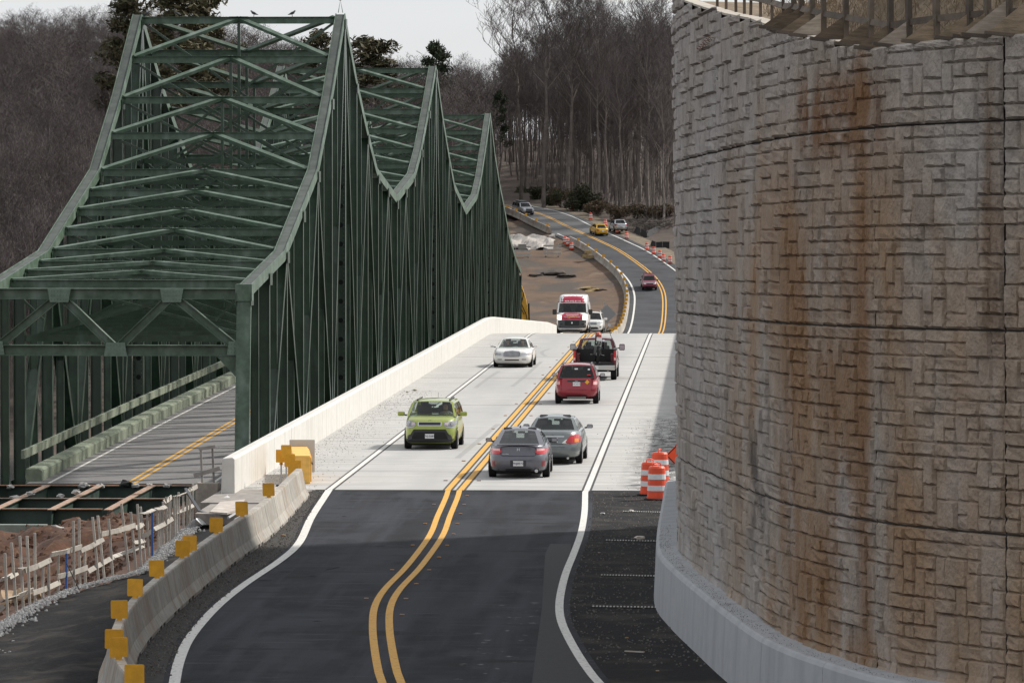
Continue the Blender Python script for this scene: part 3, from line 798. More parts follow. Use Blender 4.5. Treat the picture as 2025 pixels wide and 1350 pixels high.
mb.build('backing', mat('dark_joint_concrete', (.05, .044, .038), .95, var=.2, scale=2), wall)
cols_y = [64.0, 67.05, 70.45, 75.3, 84.9, 95.0]
JZ = [.45, 3.45, 6.45, 9.53, 12.6]
wr = random.Random(5)
blocks = []
for (ya, yb) in zip(cols_y, cols_y[1:]):
    ua, ub = wall_u(ya)+.022, wall_u(yb)-.022
    nc = 13 if yb < 90 else 11
    for r0, (za, zb) in enumerate(zip([-2.55+3]+JZ[1:], JZ[1:]+[15])):
        nr = 14; used = set()
        for r in range(nr):
            for c in range(nc):
                if (r, c) in used: continue
                opts = [(1, 1)]*7+[(2, 1)]*6+[(1, 2)]*3+[(2, 2)]*2+[(3, 1)]
                wr.shuffle(opts)
                for (w, h) in opts+[(1, 1)]:
                    if c+w <= nc and r+h <= nr and all((r+j, c+i) not in used for i in range(w) for j in range(h)): break
                for i in range(w):
                    for j in range(h): used.add((r+j, c+i))
                hh = (zb-za)/nr if zb < 14 else .215
                z0, z1 = za+.012+r*hh, za+.012+(r+h)*hh - (.028 if (r+h) == nr else 0)
                blocks.append((ua+(ub-ua)*c/nc, ua+(ub-ua)*(c+w)/nc, z0, z1, wr.choice((-.006, .006, .018, .03, .045))+wr.uniform(-.005, .005), wr.random()))
def block_into(mb, b):
    u0, u1, z0, z1, dp, sd = b
    y0 = wall_pt((u0+u1)/2, 0).y; dz = -.015*(y0-70.8)
    top = lerp_table(WT, y0)
    z0 += dz; z1 += dz
    if z0 > top-.08 or z1 < 0.9: return False
    z1 = min(z1, top); k = (u1-u0)
    gu, gz = min(.05, k*.055), .017
    rr = random.Random(sd)
    n = len(mb.v); ou = [0, gu*1.5, .36*k, .66*k, k-gu*1.5, k]; H = z1-z0; oz = [0, gz*2.0, .5*H, H-gz*1.6, H]
    for j, zz in enumerate(oz):
        for i, uu in enumerate(ou):
            edge = i in (0, 5) or j in (0, 4)
            d = (-.03 if j in (0, 4) else -.02) if edge else dp+.012+rr.uniform(-.015, .014)
            ju = 0 if edge else rr.uniform(-.03, .03)*k
            uu_ = u0+uu
            mb.v.append(tuple(wall_pt(uu_+ju, z0+zz+(0 if edge else rr.uniform(-.012, .012)), d)))
    for j in range(4):
        for i in range(5): a = n+j*6+i; mb.f.append((a, a+1, a+7, a+6))
    return True
def block_size(b):
    y = wall_pt((b[0]+b[1])/2, 0).y; z = (b[2]+b[3])/2
    p0, p1 = wall_pt(b[0], z), wall_pt(b[1], z)
    x0, x1 = p0.x/p0.y*FPX, p1.x/p1.y*FPX
    vis = 1 if (-300 < (x0+x1)/2 < 640 and -970 < (z-CAMZ)/y*FPX < 400) else 0
    return vis*abs(x1-x0)*(b[3]-b[2])/y*FPX
blocks.sort(key=block_size, reverse=True)
rest = MB(); made = 0
for b in blocks:
    if made < 300:
        m1 = MB()
        if block_into(m1, b): m1.build('stone_block', stone, wall, smooth=False); made += 1
    else: block_into(rest, b)
stuff(rest.build('stone_facing', stone, wall))
# smooth concrete barrier along the wall foot, in cast lengths
cop = thing('coping_barrier', 'smooth grey concrete barrier curving along the foot of the stone faced wall', 'barrier')
u = 0.0; Lc = 4.0
while u < _wu[-1]-.2:
    ue = min(u+Lc-.015, float(_wu[-1])); mb = MB(); n = 8
    for i in range(n+1):
        q = u+(ue-u)*i/n
        for d, z in ((-.02, -.2), (.5, -.2), (.475, .02), (.43, 1.08), (.40, 1.14), (.36, 1.165), (-.02, 1.19)): mb.v.append(tuple(wall_pt(q, z, d)))
    for i in range(n):
        for k in range(7): a, b = 7*i+k, 7*i+(k+1) % 7; mb.f.append((a, b, b+7, a+7))
    mb.f.append(tuple(range(7))[::-1]); mb.f.append(tuple(range(7*n, 7*n+7)))
    mb.build('barrier_length', coping_con, cop)
    u += Lc
pts = [tuple(wall_pt(random.uniform(2, float(_wu[-1])-16), 1.18, random.uniform(.03, .36)**1.0)) for i in range(1500)]
stuff(tag(pebble_mesh('coping_grit', pts, mat('dark_grit', (.09, .08, .07), .95), .004, .01), 'dark grit lying on top of the barrier under the stone wall', 'grit'))
# dry bank behind the wall top
mb = MB(); us = list(np.arange(0, 44, .8)); ds = [-.4, -1.2, -2.2, -3.5, -5, -7, -9, -11.5, -14, -18, -26]
grass_mat = mat('dry_bank_grass', (.17, .125, .08), .95, var=.4, scale=3, bump=1.6, bscale=7)
def bank_z(u, d):
    y = wall_pt(u, 0).y; zt = lerp_table(WT, y); k = 1-smoothstep(y, 74, 90)
    return zt-.12+k*1.0*max(0, -d-1.1)*(1 if -d < 12 else 12/(-d)) + .12*fbm(u*.7, d*.7)
for u in us:
    for d in ds: mb.v.append(tuple(wall_pt(u, bank_z(u, d), d)))
nx = len(ds)
mb.f = [(j*nx+i, j*nx+i+1, (j+1)*nx+i+1, (j+1)*nx+i) for j in range(len(us)-1) for i in range(nx-1)]
structure(mb.build('bank', grass_mat, smooth=True))
mb = MB()
for i in range(15000):
    u = random.uniform(0, 26); d = -random.uniform(.9, 6); p = wall_pt(u, bank_z(u, d), d)
    h = random.uniform(.1, .4); a = random.uniform(0, 6.28); w = .006
    t = p+Vector((random.gauss(0, .16), random.gauss(0, .16), h)); m_ = p+(t-p)*.5+Vector((0, 0, .06))
    s = Vector((math.cos(a)*w, math.sin(a)*w, 0))
    mb.add([p-s, p+s, m_+s*.8, m_-s*.8, t], [(0, 1, 2, 3), (3, 2, 4)])
stuff(tag(mb.build('dry_grass', mat('straw_blades', (.3, .23, .15), .9, var=.5, scale=5, alt=(.16, .11, .07))), 'tangled dry brown grass on the bank above the wall', 'grass'))
# timber railing and plywood triangles along the wall top
rl = thing('timber_railing', 'rough timber railing braced with plywood triangles along the wall top', 'railing')
def u_at_px(px): return float(np.interp(px, [1395+p.x/p.y*FPX for p in wp[::-1]][-len(wp):] if False else _pxs, _pus))
_o = sorted((1395+p.x/p.y*FPX, wu[i]) for i, p in enumerate(wp) if wu[i] < wall_u(94.2))
_pxs = [a for a, b in _o]; _pus = [b for a, b in _o]
btimber = mat('brown_timber', (.11, .085, .065), .85, var=.3, scale=3, bump=.3, bscale=14, rand=.3)
posts = [1395, 1412, 1431, 1447, 1459, 1478, 1500, 1522, 1541, 1556, 1577, 1600, 1643, 1691, 1730, 1768, 1823, 1888, 1924, 1966, 2012]
pp_ = []
for i, px in enumerate(posts):
    u = u_at_px(px); zt = lerp_table(WT, wall_pt(u, 0).y)
    big = px > 1530
    b = wall_pt(u, zt-.06, -.3); t = b+Vector((random.uniform(-.02, .02), 0, 1.15))
    w = .09 if big else .055
    po = MB().bar(b, t, w, w*.9, tuple(wall_pt(u+.1, 0)-wall_pt(u, 0))).build('post', btimber, rl)
    pp_.append(b+Vector((0, 0, .42 if big else .38)))
    if big:
        d1 = wall_pt(u, zt+.02, .12)
        e = (wall_pt(u+.3, 0)-wall_pt(u, 0)).normalized()*.03
        side = Vector((-.34, .0, 0))
        q = [b+Vector((0, 0, .0)), b+Vector((0, 0, .46)), wall_pt(u, zt+.0, .02)+Vector((-.26, .02, .0))]
        if px > 1950: q = [b, b+Vector((0, 0, .62)), wall_pt(u, zt, .05)+Vector((-.42, .02, 0))]
        MB().prism(q, (0.0, .025, 0)).build('plywood_bracket', plywood if i % 4 != 3 else mat('pale_plywood', (.36, .3, .24), .85, var=.3, scale=3, stretch=(1, 1, 6), rand=.2), rl)
        MB().bar(q[0]+Vector((.03, -.01, .03)), q[2]+Vector((0, -.01, .03)), .05, .05).build('bracket_foot', btimber, rl)
for a, b in zip(pp_, pp_[1:]):
    MB().bar(a, b, .035, .1, (0, 1, 0)).build('rail', btimber, rl)
for a, b in zip(range(5, 25, 5), range(10, 30, 5)):
    pass
MB().sweep([(-.14, 0), (.14, 0), (.14, .04), (-.14, .04)], [wall_pt(u, lerp_table(WT, wall_pt(u, 0).y)-.03, -.17) for u in np.arange(1, wall_u(93), .7)]).build('sole_plate', mat('pale_timber', (.42, .38, .33), .85, var=.2, scale=3), rl)
for i in range(7):                                # twigs of reinforcing wire sticking out near the far end
    u = u_at_px(1418)+i*.35; p = wall_pt(u, lerp_table(WT, wall_pt(u, 0).y)-.55-.05*i, .02)
    MB().tube([p, p+Vector((-.08, -.25, .06)), p+Vector((.12+.1*(i % 3), -.5, -.05*(i % 2)))], .006, 4).build('wire_end', rust, wall)

# ------------------------------------------------------------ traffic drums and signs
orange = mat('drum_orange', (.75, .075, .022), .45, var=.1, scale=6)
white_band = mat('reflective_white', (.68, .68, .68), .5, var=.08, scale=9)
def make_drum():
    o = link('traffic_drum', None)
    prof = [(.285, .0), (.285, .1), (.275, .1), (.262, .26), (.268, .26), (.258, .42), (.262, .42), (.25, .58), (.254, .58), (.242, .74), (.246, .74), (.235, .9), (.2, .95)]
    MB().lathe(prof, 20).build('drum_body', orange, o, smooth=False)
    for z0, z1, r0, r1 in ((.265, .415, .2685, .259), (.585, .735, .2545, .2435)):
        MB().lathe([(r0+.003, z0), (r1+.003, z1)], 20, caps=False).build('white_band', white_band, o)
    MB().tube([(-.12, 0, .94), (-.1, 0, 1.02), (0, 0, 1.05), (.1, 0, 1.02), (.12, 0, .94)], .018, 6).build('handle', orange, o)
    MB().lathe([(.36, 0), (.37, .04), (.31, .05), (.29, .02)], 20).build('rubber_base', black_rubber, o)
    return o
drum0 = make_drum(); drum_used = [False]
def drum(p, label, rz=0, s=1.0, tilt=0):
    o = drum0 if not drum_used[0] else copy_tree(drum0)
    drum_used[0] = True
    o.location = p; o.rotation_euler = (tilt, 0, rz); o.scale = (s, s, s)
    return tag(o, label, 'traffic drum', 'orange traffic drums')
drum(ground(1299, 988), 'orange and white traffic drum in front of the near cluster by the wall')
drum(ground(1285, 979), 'orange and white traffic drum at the left back of the near cluster', .6)
drum(ground(1305, 957), 'orange and white traffic drum farthest back in the near cluster', 1.2)
_ry = [p[1] for p in FAR][::-1]; _rd = [p[2] for p in FAR][::-1]
def drow(y): return float(np.interp(y, _ry, _rd))
for i, (x, y, lb) in enumerate(((1019, 393, 'beside the far road behind the silver grey off-roader'), (1084, 405, 'second from the left on the far verge by the bushes'), (1131, 416, 'third from the left on the far verge by the bushes'),
        (1168, 434, 'on the far verge just before the yellow car'), (1197, 447, 'between the yellow car and the parked silver car'), (1220, 460, 'right behind the parked silver car'),
        (1239, 472, 'on the verge right of the parked silver car'), (1279, 494, 'leftmost in the far right row below the silt fence'), (1293, 502, 'second and faded in the row below the silt fence'), (1305, 509, 'third in the far right row below the silt fence'),
        (1312, 516, 'fourth in the far right row below the silt fence'), (1325, 520, 'partly hidden by the wall edge on the far verge'), (1117, 481, 'leftmost of three at the gap in the far barrier'), (1123, 485, 'middle of three at the gap in the far barrier'), (1130, 493, 'rightmost of three at the gap in the far barrier'))):
    Y = drow(y); p = at(x, y, Y)
    drum(p, 'orange and white traffic drum '+lb, i*.7, .98, R(3) if i == 8 else 0)
    if x > 1200 or y < 440:                       # each stands on a small earth pad of the verge
        pass
sg = thing('warning_sign', 'orange diamond warning sign partly hidden by the wall edge', 'sign', (-.62, 135.2, 0))
MB().prism([(-.56, 0, .82), (0, 0, 1.38), (.56, 0, .82), (0, 0, .26)], (0, .02, 0)).build('sign_face', mat('sign_orange', (.8, .1, .03), .5), sg)
for a, b in (((-.52, .82), (0, 1.34)), ((0, 1.34), (.52, .82)), ((.52, .82), (0, .30)), ((0, .30), (-.52, .82))):
    MB().bar((a[0], -.004, a[1]), (b[0], -.004, b[1]), .008, .025, (0, 1, 0)).build('black_border', black_rubber, sg)
MB().bar((0, .05, 0), (0, .05, 1.1), .04, .04).bar((-.35, .05, .02), (.35, .05, .02), .04, .04).build('stand', mat('galvanised', (.4, .4, .41), .5, .7), sg)

# ------------------------------------------------------------ concrete jersey barriers with yellow markers
yellow_refl = mat('yellow_marker', (.66, .32, .012), .5, var=.14, scale=5, rand=.06)
JP = [(-.3, 0), (-.3, .075), (-.2, .27), (-.095, .78), (-.075, .81), (.075, .81), (.095, .78), (.2, .27), (.3, .075), (.3, 0)]
def jersey_mesh(L):
    mb = MB(); n = len(JP)
    for y in (0, L):
        mb.v += [(x, y, z) for x, z in JP]
    mb.f = [(k, (k+1) % n, n+(k+1) % n, n+k) for k in range(n)]+[tuple(range(n))[::-1], tuple(range(n, 2*n))]
    return mb.mesh('jersey_barrier', jersey_con)
J3 = jersey_mesh(2.97)
slot = MB().box((.301, .3, .035), (.006, .34, .07)).mesh('drain_slot', black_rubber)
mk = MB().prism([(-.155, 0, .02), (-.14, 0, 0), (.14, 0, 0), (.155, 0, .02), (.155, 0, .31), (.14, 0, .33), (-.14, 0, .33), (-.155, 0, .31)], (0, .012, 0)).box((0, .03, -.02), (.1, .05, .09)).mesh('marker_panel', yellow_refl)
def jersey(a, b, label, group):
    d = (b-a); rz = math.atan2(-d.x, d.y)
    o = thing('jersey_barrier', label, 'barrier', a, rz, group)
    pitch = math.atan2(d.z, math.hypot(d.x, d.y)); o.rotation_euler = (pitch, 0, rz)
    body = link('barrier_body', J3, o); body.scale = (1, d.length/3.0, 1)
    return o
bpath = [Vector((-8.9, 71.2, 0)), Vector((-9.85, 75.7, 0)), Vector((-10.42, 80, 0)), Vector((-10.85, 85.5, 0)), Vector((-11.08, 94, 0)), Vector((-11.15, 104, 0)), Vector((-11.1, 112, 0)), Vector((-11.2, 118, 0)), Vector((-11.38, 124, 0)), Vector((-11.5, 128.4, 0))]
bp = resample(bpath, .25); acc = [0]
for a, b in zip(bp, bp[1:]): acc.append(acc[-1]+(b-a).length)
def along(s): return Vector((float(np.interp(s, acc, [p.x for p in bp])), float(np.interp(s, acc, [p.y for p in bp])), 0))
nb = int(acc[-1]/3.0); step = acc[-1]/nb
segs = []
ordn = ['first', 'second', 'third', 'fourth', 'fifth', 'sixth', 'seventh', 'eighth', 'ninth', 'tenth', 'eleventh', 'twelfth', 'thirteenth', 'fourteenth', 'fifteenth', 'sixteenth', 'seventeenth', 'eighteenth', 'nineteenth', 'twentieth']
for i in range(nb):
    k = nb-1-i
    o = jersey(along(i*step), along((i+1)*step), 'stained concrete jersey barrier, %s from the yellow crash cushion in the near row' % ordn[k], 'near row of jersey barriers')
    link('drain_slot', slot, o); s2 = link('drain_slot', slot, o); s2.location.y = 2.3
    segs.append((i*step, o))
bpy.context.view_layer.update()
for (x, y, up) in ((547, 981, 0), (499, 1019, 0), (451, 1052, 0), (384, 1089, 0), (358, 1100, 0), (298, 1140, 0), (250, 1179, 0), (227, 1223, 0), (219, 1283, .0), (210, 1300, 0), (264, 1356, 0)):
    g = ground(x, y, .84)
    s_ = min(range(len(acc)), key=lambda k: abs(bp[k].y-g.y)); o = [q for s0, q in segs if s0 <= acc[s_]+1e-6][-1]
    m = link('marker_panel', mk, o)
    loc = o.matrix_world.inverted() @ Vector((along(acc[s_]).x, g.y, .85))
    m.location = loc; m.rotation_euler = (random.uniform(-.05, .05), random.uniform(-.04, .04), random.uniform(-.25, .2))
# yellow crash cushion at the barrier end, on the deck shoulder
yel = mat('cushion_yellow', (.78, .45, .1), .55, var=.12, scale=6)
cc = thing('crash_cushion', 'yellow ribbed crash cushion at the end of the near barrier row', 'crash cushion', (-12.15, 136.2, 0), R(6))
for i in range(4):
    md = MB(); L_ = 1.2
    y0 = -1.9+i*1.22
    md.box((0, y0+.6, .42), (.52, 1.14, .84))
    for k in range(6): md.box((.28, y0+.12+k*.19, .42), (.05, .07, .74))
    o = md.build('module', yel, cc, bevel=.03)
    MB().tube([(.3, y0+.02, .62), (.34, y0+.3, .56), (.34, y0+.6, .54), (.34, y0+.9, .56), (.3, y0+1.14, .62)], .012, 5).build('chain', black_rubber, o)
MB().box((.1, 3.1, .55), (.78, .05, 1.0)).build('end_plate', mat('pale_steel', (.5, .48, .45), .5, .3), cc, bevel=.02)
for i, (x, y, lb) in enumerate(((556, 914, 'yellow square marker panel leftmost of the cluster by the crash cushion'), (566, 905, 'yellow square marker panel topmost of the cluster by the crash cushion'), (573, 923, 'yellow square marker panel with black foot in the cluster by the crash cushion'), (585, 936, 'yellow marker panel half hidden behind the round edged one by the cushion'), (580, 947, 'yellow marker panel lowest and nearest of the cluster by the cushion'))):
    Y = 133.2-i*.9+(.8 if i == 1 else 0); p = at(x, y, Y)
    o = thing('marker_board', lb, 'marker', (p.x, p.y, 0), random.uniform(-.2, .2), 'yellow marker panels by the crash cushion')
    m = link('panel', mk, o, (0, 0, p.z)); m.scale = (1.0, 1, 1.15)
    MB().bar((0, .03, 0), (0, .03, p.z+.05), .05, .05).build('post', mat('galvanised', (.4, .4, .41), .5, .7), o)
    MB().box((0, .05, .02), (.3, .3, .04)).build('base', black_rubber, o)

# ------------------------------------------------------------ stake fence with board rails
fence_wood = mat('pale_fence_wood', (.4, .37, .33), .85, var=.25, scale=3, bump=.3, bscale=14, rand=.2)
fence = thing('stake_fence', 'leaning grey stake fence with sagging board rails beside the clay bank', 'fence')
fx, fy = [], []
for i, (xb, yb, xt, yt) in enumerate(ST):
    b = ground(*zp(xb, yb), -.45); t = at(*zp(xt, yt), b.y)
    fx.append(zp((xb+xt)/2, 0)[0]); fy.append(b.y)
    MB().bar(b-Vector((0, 0, .5)), t, .055, .05).build('stake', fence_wood if i not in (8, 20) else mat('blue_stake', (.05, .13, .4), .7), fence)
RAILS = [[(5, 910), (145, 850)], [(130, 812), (205, 808)], [(205, 835), (425, 742)], [(425, 700), (680, 635)], [(675, 668), (862, 570)], [(848, 530), (1128, 455)], [(1128, 480), (1195, 440)], [(1180, 360), (1285, 325)], [(1300, 322), (1385, 300)], [(1370, 260), (1430, 220)], [(1430, 220), (1550, 190)], [(1560, 170), (1645, 130)],
         [(15, 1085), (270, 995)], [(275, 1020), (500, 930)], [(480, 885), (730, 808)], [(735, 840), (945, 720), (1195, 630)], [(1115, 600), (1205, 580)], [(1195, 545), (1270, 500)], [(1285, 490), (1440, 400)], [(1435, 365), (1615, 290)], [(-40, 1180), (30, 1125)]]
order = sorted(zip(fx, fy)); ox = [a for a, b in order]; oy_ = [b for a, b in order]
for rl_ in RAILS:
    q = [at(*zp(x, y), float(np.interp(zp(x, y)[0], ox, oy_))-.06) for x, y in rl_]
    mb = MB()
    if len(q) == 2: q = [q[0], (q[0]+q[1])/2-Vector((0, 0, .02)), q[1]]
    for a, b in zip(q, q[1:]): mb.bar(a, b, .025, .115, (0, 1, 0))
    mb.build('rail', fence_wood, fence)
MB().tube([at(*zp(556, 775), 101.5), at(*zp(660, 990), 101)], .014, 5).build('prop_rod', black_rubber, fence)
# ------------------------------------------------------------ scrap beside the parapet end
con_old = mat('old_block_concrete', (.3, .27, .23), .9, var=.25, scale=4, bump=.4)
def z7(x, y): return (350+x/5.626, 860+y/5.626)
p = ground(*z7(330, 850), -.6)
tag(MB().box((p.x, p.y+.3, -.2), (.66, .6, .85)).build('concrete_block', con_old, bevel=.02), 'low square concrete block left of the parapet end', 'block')
ws = thing('timber_stand', 'small grey timber frame standing on the concrete block', 'stand', (p.x, p.y+.3, .22))
MB().bar((-.16, 0, 0), (-.2, 0, 1.0), .06, .05).build('post', wood, ws)
MB().bar((.18, 0, 0), (.14, 0, 1.0), .06, .05).build('post', wood, ws)
MB().bar((-.26, -.05, .98), (.24, -.05, 1.05), .03, .1, (0, 1, 0)).build('board', wood, ws)
MB().bar((-.4, -.05, .2), (.36, -.05, .42), .03, .12, (0, 1, 0)).build('board', wood, ws)
white_metal = mat('sheet_aluminium', (.6, .61, .6), .45, .2, var=.08, scale=4)
for (quad, Y, lb) in (([(425, 765), (560, 675), (635, 745), (510, 822)], 127.5, 'pale flat metal panel tilted against the parapet end'), ([(210, 935), (310, 912), (362, 985), (280, 1000)], 121.5, 'pale rounded metal panel lying by the fence end')):
    q = [at(*z7(x, y), Y+dy) for (x, y), dy in zip(quad, (0, .35, .3, -.05))]
    tag(MB().prism(q, (0, .02, .02)).build('metal_panel', white_metal), lb, 'panel')
q = [at(*z7(95, 600), 123), at(*z7(255, 850), 122.3), at(*z7(480, 935), 121.6)]
tag(MB().bar(q[0], q[1], .07, .09).bar(q[1], q[2], .07, .09).build('bent_post', mat('dull_steel', (.2, .2, .21), .5, .6)), 'bent steel post leaning over the scrap by the fence end', 'post')
for i, (a, b, lb) in enumerate((((570, 920), (775, 795), 'upper thin steel tube lying beside the near barrier row'), ((640, 945), (800, 855), 'lower thin steel tube lying beside the near barrier row'))):
    pa, pb = at(*z7(*a), 119), at(*z7(*b), 122); tag(MB().tube([pa, pb], .035, 6).build('steel_tube', mat('galvanised', (.4, .4, .41), .5, .7)), lb, 'tube')
q = [ground(*z7(x, y), -.02) for x, y in ((365, 870), (480, 760), (760, 730), (690, 830), (560, 885))]
tag(MB().prism(q, (0, 0, .05)).build('plank_sheet', mat('weathered_sheet', (.45, .4, .36), .85, var=.3, scale=3)), 'weathered plywood sheet lying flat by the parapet end', 'sheet')
# steel strips across the right shoulder and litter
st_m = mat('pale_strip', (.42, .41, .38), .7, var=.3, scale=6)
for (x0, x1, y, lb) in ((1231, 1316, 1013, 'farthest'), (1197, 1301, 1070, 'second farthest'), (1187, 1296, 1139, 'second nearest'), (1170, 1300, 1201, 'nearest')):
    a, b = ground(x0, y-1), ground(x1, y+1); o = thing('marking_strip', lb+' toothed strip lying across the right shoulder', 'strip', a, 0, 'toothed strips on the right shoulder')
    n = 19; d = b-a
    MB().bar(Vector((0, 0, .012)), d+Vector((0, 0, .012)), .22, .012, (0, 1, 0)).build('base_strip', black_rubber, o)
    for k in range(n):
        MB().box(tuple(d*((k+.5)/n)+Vector((0, 0, .024))), (d.x/n*.5, .19, .016)).build('tooth', st_m, o)
lit = [(1265, 1068, .22, 'pale crumpled paper bag on the second toothed strip', (.5, .45, .38)), (1248, 1012, .12, 'small pale scrap beside the farthest toothed strip', (.5, .47, .42)), (1192, 1017, .1, 'pale scrap near the right edge line below the drums', (.5, .5, .5)), (1395, 1302, .07, 'orange brown leaf by the foot of the coping barrier', (.4, .2, .08)), (1240, 1262, .06, 'brown leaf on the lower right shoulder', (.3, .2, .1)), (1300, 1327, .05, 'brown leaf low on the shoulder near the picture edge', (.4, .25, .12)), (1185, 1093, .05, 'tan scrap just right of the edge line', (.4, .3, .2)), (805, 776, .1, 'small dark lump on the left deck shoulder', (.2, .17, .12)), (820, 773, .16, 'flat brown scrap on the left deck shoulder', (.25, .2, .12)), (560, 1060, .1, 'brown rag at the foot of the near barrier row', (.3, .2, .12))]
for i, (x, y, r, lb, c) in enumerate(lit):
    g = ground(x, y)
    chunk('litter', (g.x, g.y, r*.3), r*.7, mat('litter_%d' % i, c, .9), lb, 'litter', None, .45, seed=i+50)
a, b = ground(1236, 1288), ground(1274, 1290)
tag(MB().bar(a+Vector((0, 0, .015)), b+Vector((0, 0, .015)), .06, .02, (0, 1, 0)).build('batten', mat('pale_timber', (.42, .38, .33), .85)), 'short pale batten lying low on the right shoulder', 'batten')

# ------------------------------------------------------------ far bank works
fb = [p for p in far_path if 508 < p.y < 720]
L1 = [];
def off_pt(y, u):
    p = Vector((xroad(y), y, zroad(y))); q = Vector((xroad(y+1)-xroad(y-1), 2, 0)).normalized()
    r = Vector((q.y, -q.x, 0)); s_ = p+r*u; return Vector((s_.x, s_.y, zroad(y)-.03))
yl = 512.0; kf = 0
far_rows = []
while yl < 700:
    yn = yl+2.9
    if not (632 < yl < 643):
        kf += 1
        grp = 'far row of jersey barriers below the gap' if yl < 635 else 'far row of jersey barriers above the gap'
        far_rows.append((yl, yn, grp))
    yl = yn
n1 = sum(1 for f in far_rows if 'below' in f[2])
words_n = lambda k: ordn[k] if k < 20 else ('twenty ' + ordn[k-20] if k < 40 else 'forty ' + ordn[k-40])
for i, (ya, yb, grp) in enumerate(far_rows):
    below = 'below' in grp
    k = (n1-1-i) if below else i-n1
    o = jersey(off_pt(ya, -4.75), off_pt(yb, -4.75), 'far concrete jersey barrier, %s %s the gap by the drums' % (words_n(k), 'downhill from' if below else 'uphill from'), grp)
    o.scale = (1.15, 1, 1.1)
    if i % 2 == 0: m = link('marker_panel', mk, o, (0, 1.4, .82)); m.scale = (1.1, 1, 1.0)
board_w = mat('barricade_board', (.36, .35, .32), .7, var=.12, scale=2)
for (x, y, lb, rz, hz) in ((1032, 499, 'left grey three board barricade with small panel on the dirt site', R(4), 1), (1092, 497, 'right grey three board barricade on the dirt site beside the drums', R(-5), 0)):
    Y = drow(y)-4; p = at(x, y, Y); o = thing('barricade', lb, 'barricade', (p.x, p.y, zroad(p.y)-.2), rz)
    for k in range(3): MB().box((0, 0, .42+k*.52), (2.45, .03, .24)).build('board', board_w, o)
    for sx in (-.85, .85):
        MB().bar((sx, .04, 0), (sx, .04, 1.75), .06, .06).build('upright', mat('galvanised', (.4, .4, .41), .5, .7), o)
        MB().bar((sx, -.6, .04), (sx, .6, .04), .08, .08).build('foot', black_rubber, o)
    if hz: MB().box((.05, -.03, 1.5), (1.1, .02, .7)).build('panel', mat('grey_panel', (.22, .22, .2), .7), o)
# wrinkled plastic sheet over a spoil heap
mb = MB(); nxp = 26; nyp = 22
c0 = at(1030, 470, 634)
def sheet_z(i, j):
    a, b = i/(nxp-1)*2-1, j/(nyp-1)*2-1
    return .45*max(0, 1-(a*a*.8+b*b*.9))+.22*math.sin(a*9+b*5)+.25*fbm(a*4, b*3, 2)
for j in range(nyp):
    for i in range(nxp): mb.v.append((c0.x-4.6+9.2*i/(nxp-1)+.3*fbm(j*.4, i*.1), c0.y-7+15*j/(nyp-1), zroad(c0.y-7+15*j/(nyp-1))+.0+sheet_z(i, j)))
mb.f = [(j*nxp+i, j*nxp+i+1, (j+1)*nxp+i+1, (j+1)*nxp+i) for j in range(nyp-1) for i in range(nxp-1)]
tag(mb.build('plastic_sheet', mat('pale_plastic', (.36, .33, .3), .5, var=.12, scale=1.2)), 'wrinkled pale plastic sheet over a heap on the far dirt site', 'sheet')
straw = mat('straw', (.3, .22, .11), .95, var=.4, scale=6, bump=1.5, bscale=30)
for i, (x, y, lb) in enumerate(((1158, 510, 'lower left straw bale by the far barrier row'), (1167, 511, 'lower right straw bale by the far barrier row'), (1163, 502, 'straw bale on top of the two by the far barrier'))):
    Y = 616 if i < 2 else 616.3; p = at(x, y, Y)
    tag(MB().box((p.x, p.y, p.z+.25), (.95, .5, .45), .1*i).build('straw_bale', straw, bevel=.05), lb, 'straw bale')
dark_spoil = mat('dark_spoil', (.06, .048, .04), .95, var=.5, scale=1.2, bump=1.2, bscale=5)
for i, (x, y, r, lb) in enumerate(((1095, 531, 2.0, 'low heap of dark broken spoil on the dirt site'), (1120, 536, 1.6, 'dark spoil heap right of the broken one'), (1165, 562, 1.8, 'brushy brown heap near the curve of the far barrier'), (1185, 563, .9, 'small dark heap against the far barrier curve'), (1060, 534, 1.0, 'small dark heap at the left of the dirt site'))):
    p = at(x, y, drow(y)-4)
    chunk('spoil_heap', (p.x, p.y, zroad(p.y)-.15), r, dark_spoil if i != 2 else straw, lb, 'heap', None, .28, seed=i+9)
silt = mat('silt_fence_fabric', (.012, .012, .014), .8)
for (pts_, lb) in (([(1256, 460), (1267, 466), (1280, 470), (1296, 463), (1312, 455)], 'black silt fence around the brush pile on the far verge'), ([(1287, 488), (1297, 492), (1310, 491), (1324, 491)], 'lower black silt fence on the far verge by the drums')):
    q = [at(x, y, drow(y)+3) for x, y in pts_]; sf = thing('silt_fence', lb, 'silt fence', (0, 0, 0))
    for a, b in zip(q, q[1:]): MB().bar(a+Vector((0, 0, .45)), b+Vector((0, 0, .45)), .02, .95, (0, 1, 0)).build('fabric_panel', silt, sf)
    for a in q: MB().bar(a-Vector((0, 0, .2)), a+Vector((0, 0, 1.1)), .05, .05).build('stake', wood, sf)
MBr = MB()
pc = at(1285, 452, 652)
for i in range(260):
    a = pc+Vector((random.gauss(0, 2.2), random.gauss(0, 2), random.uniform(0, 1.3))); d = Vector((random.gauss(0, 1), random.gauss(0, 1), random.gauss(0, .5))).normalized()*random.uniform(.5, 1.6)
    MBr.tube([a-d, a+d], [.05, .015], 3, caps=False)
tag(stuff(MBr.build('brush_pile', mat('cut_brush', (.1, .085, .075), .9))), 'pile of cut grey brush behind the silt fence', 'brush')
gs = thing('sign_back', 'grey back of a diamond road sign behind the white car on the bridge', 'sign', at(1200, 656, 505))
MB().prism([(-1.05, 0, 2.0), (0, 0, 3.05), (1.05, 0, 2.0), (0, 0, .95)], (0, .03, 0)).build('sign_plate', mat('grey_sign_back', (.3, .3, .3), .5, .4), gs)
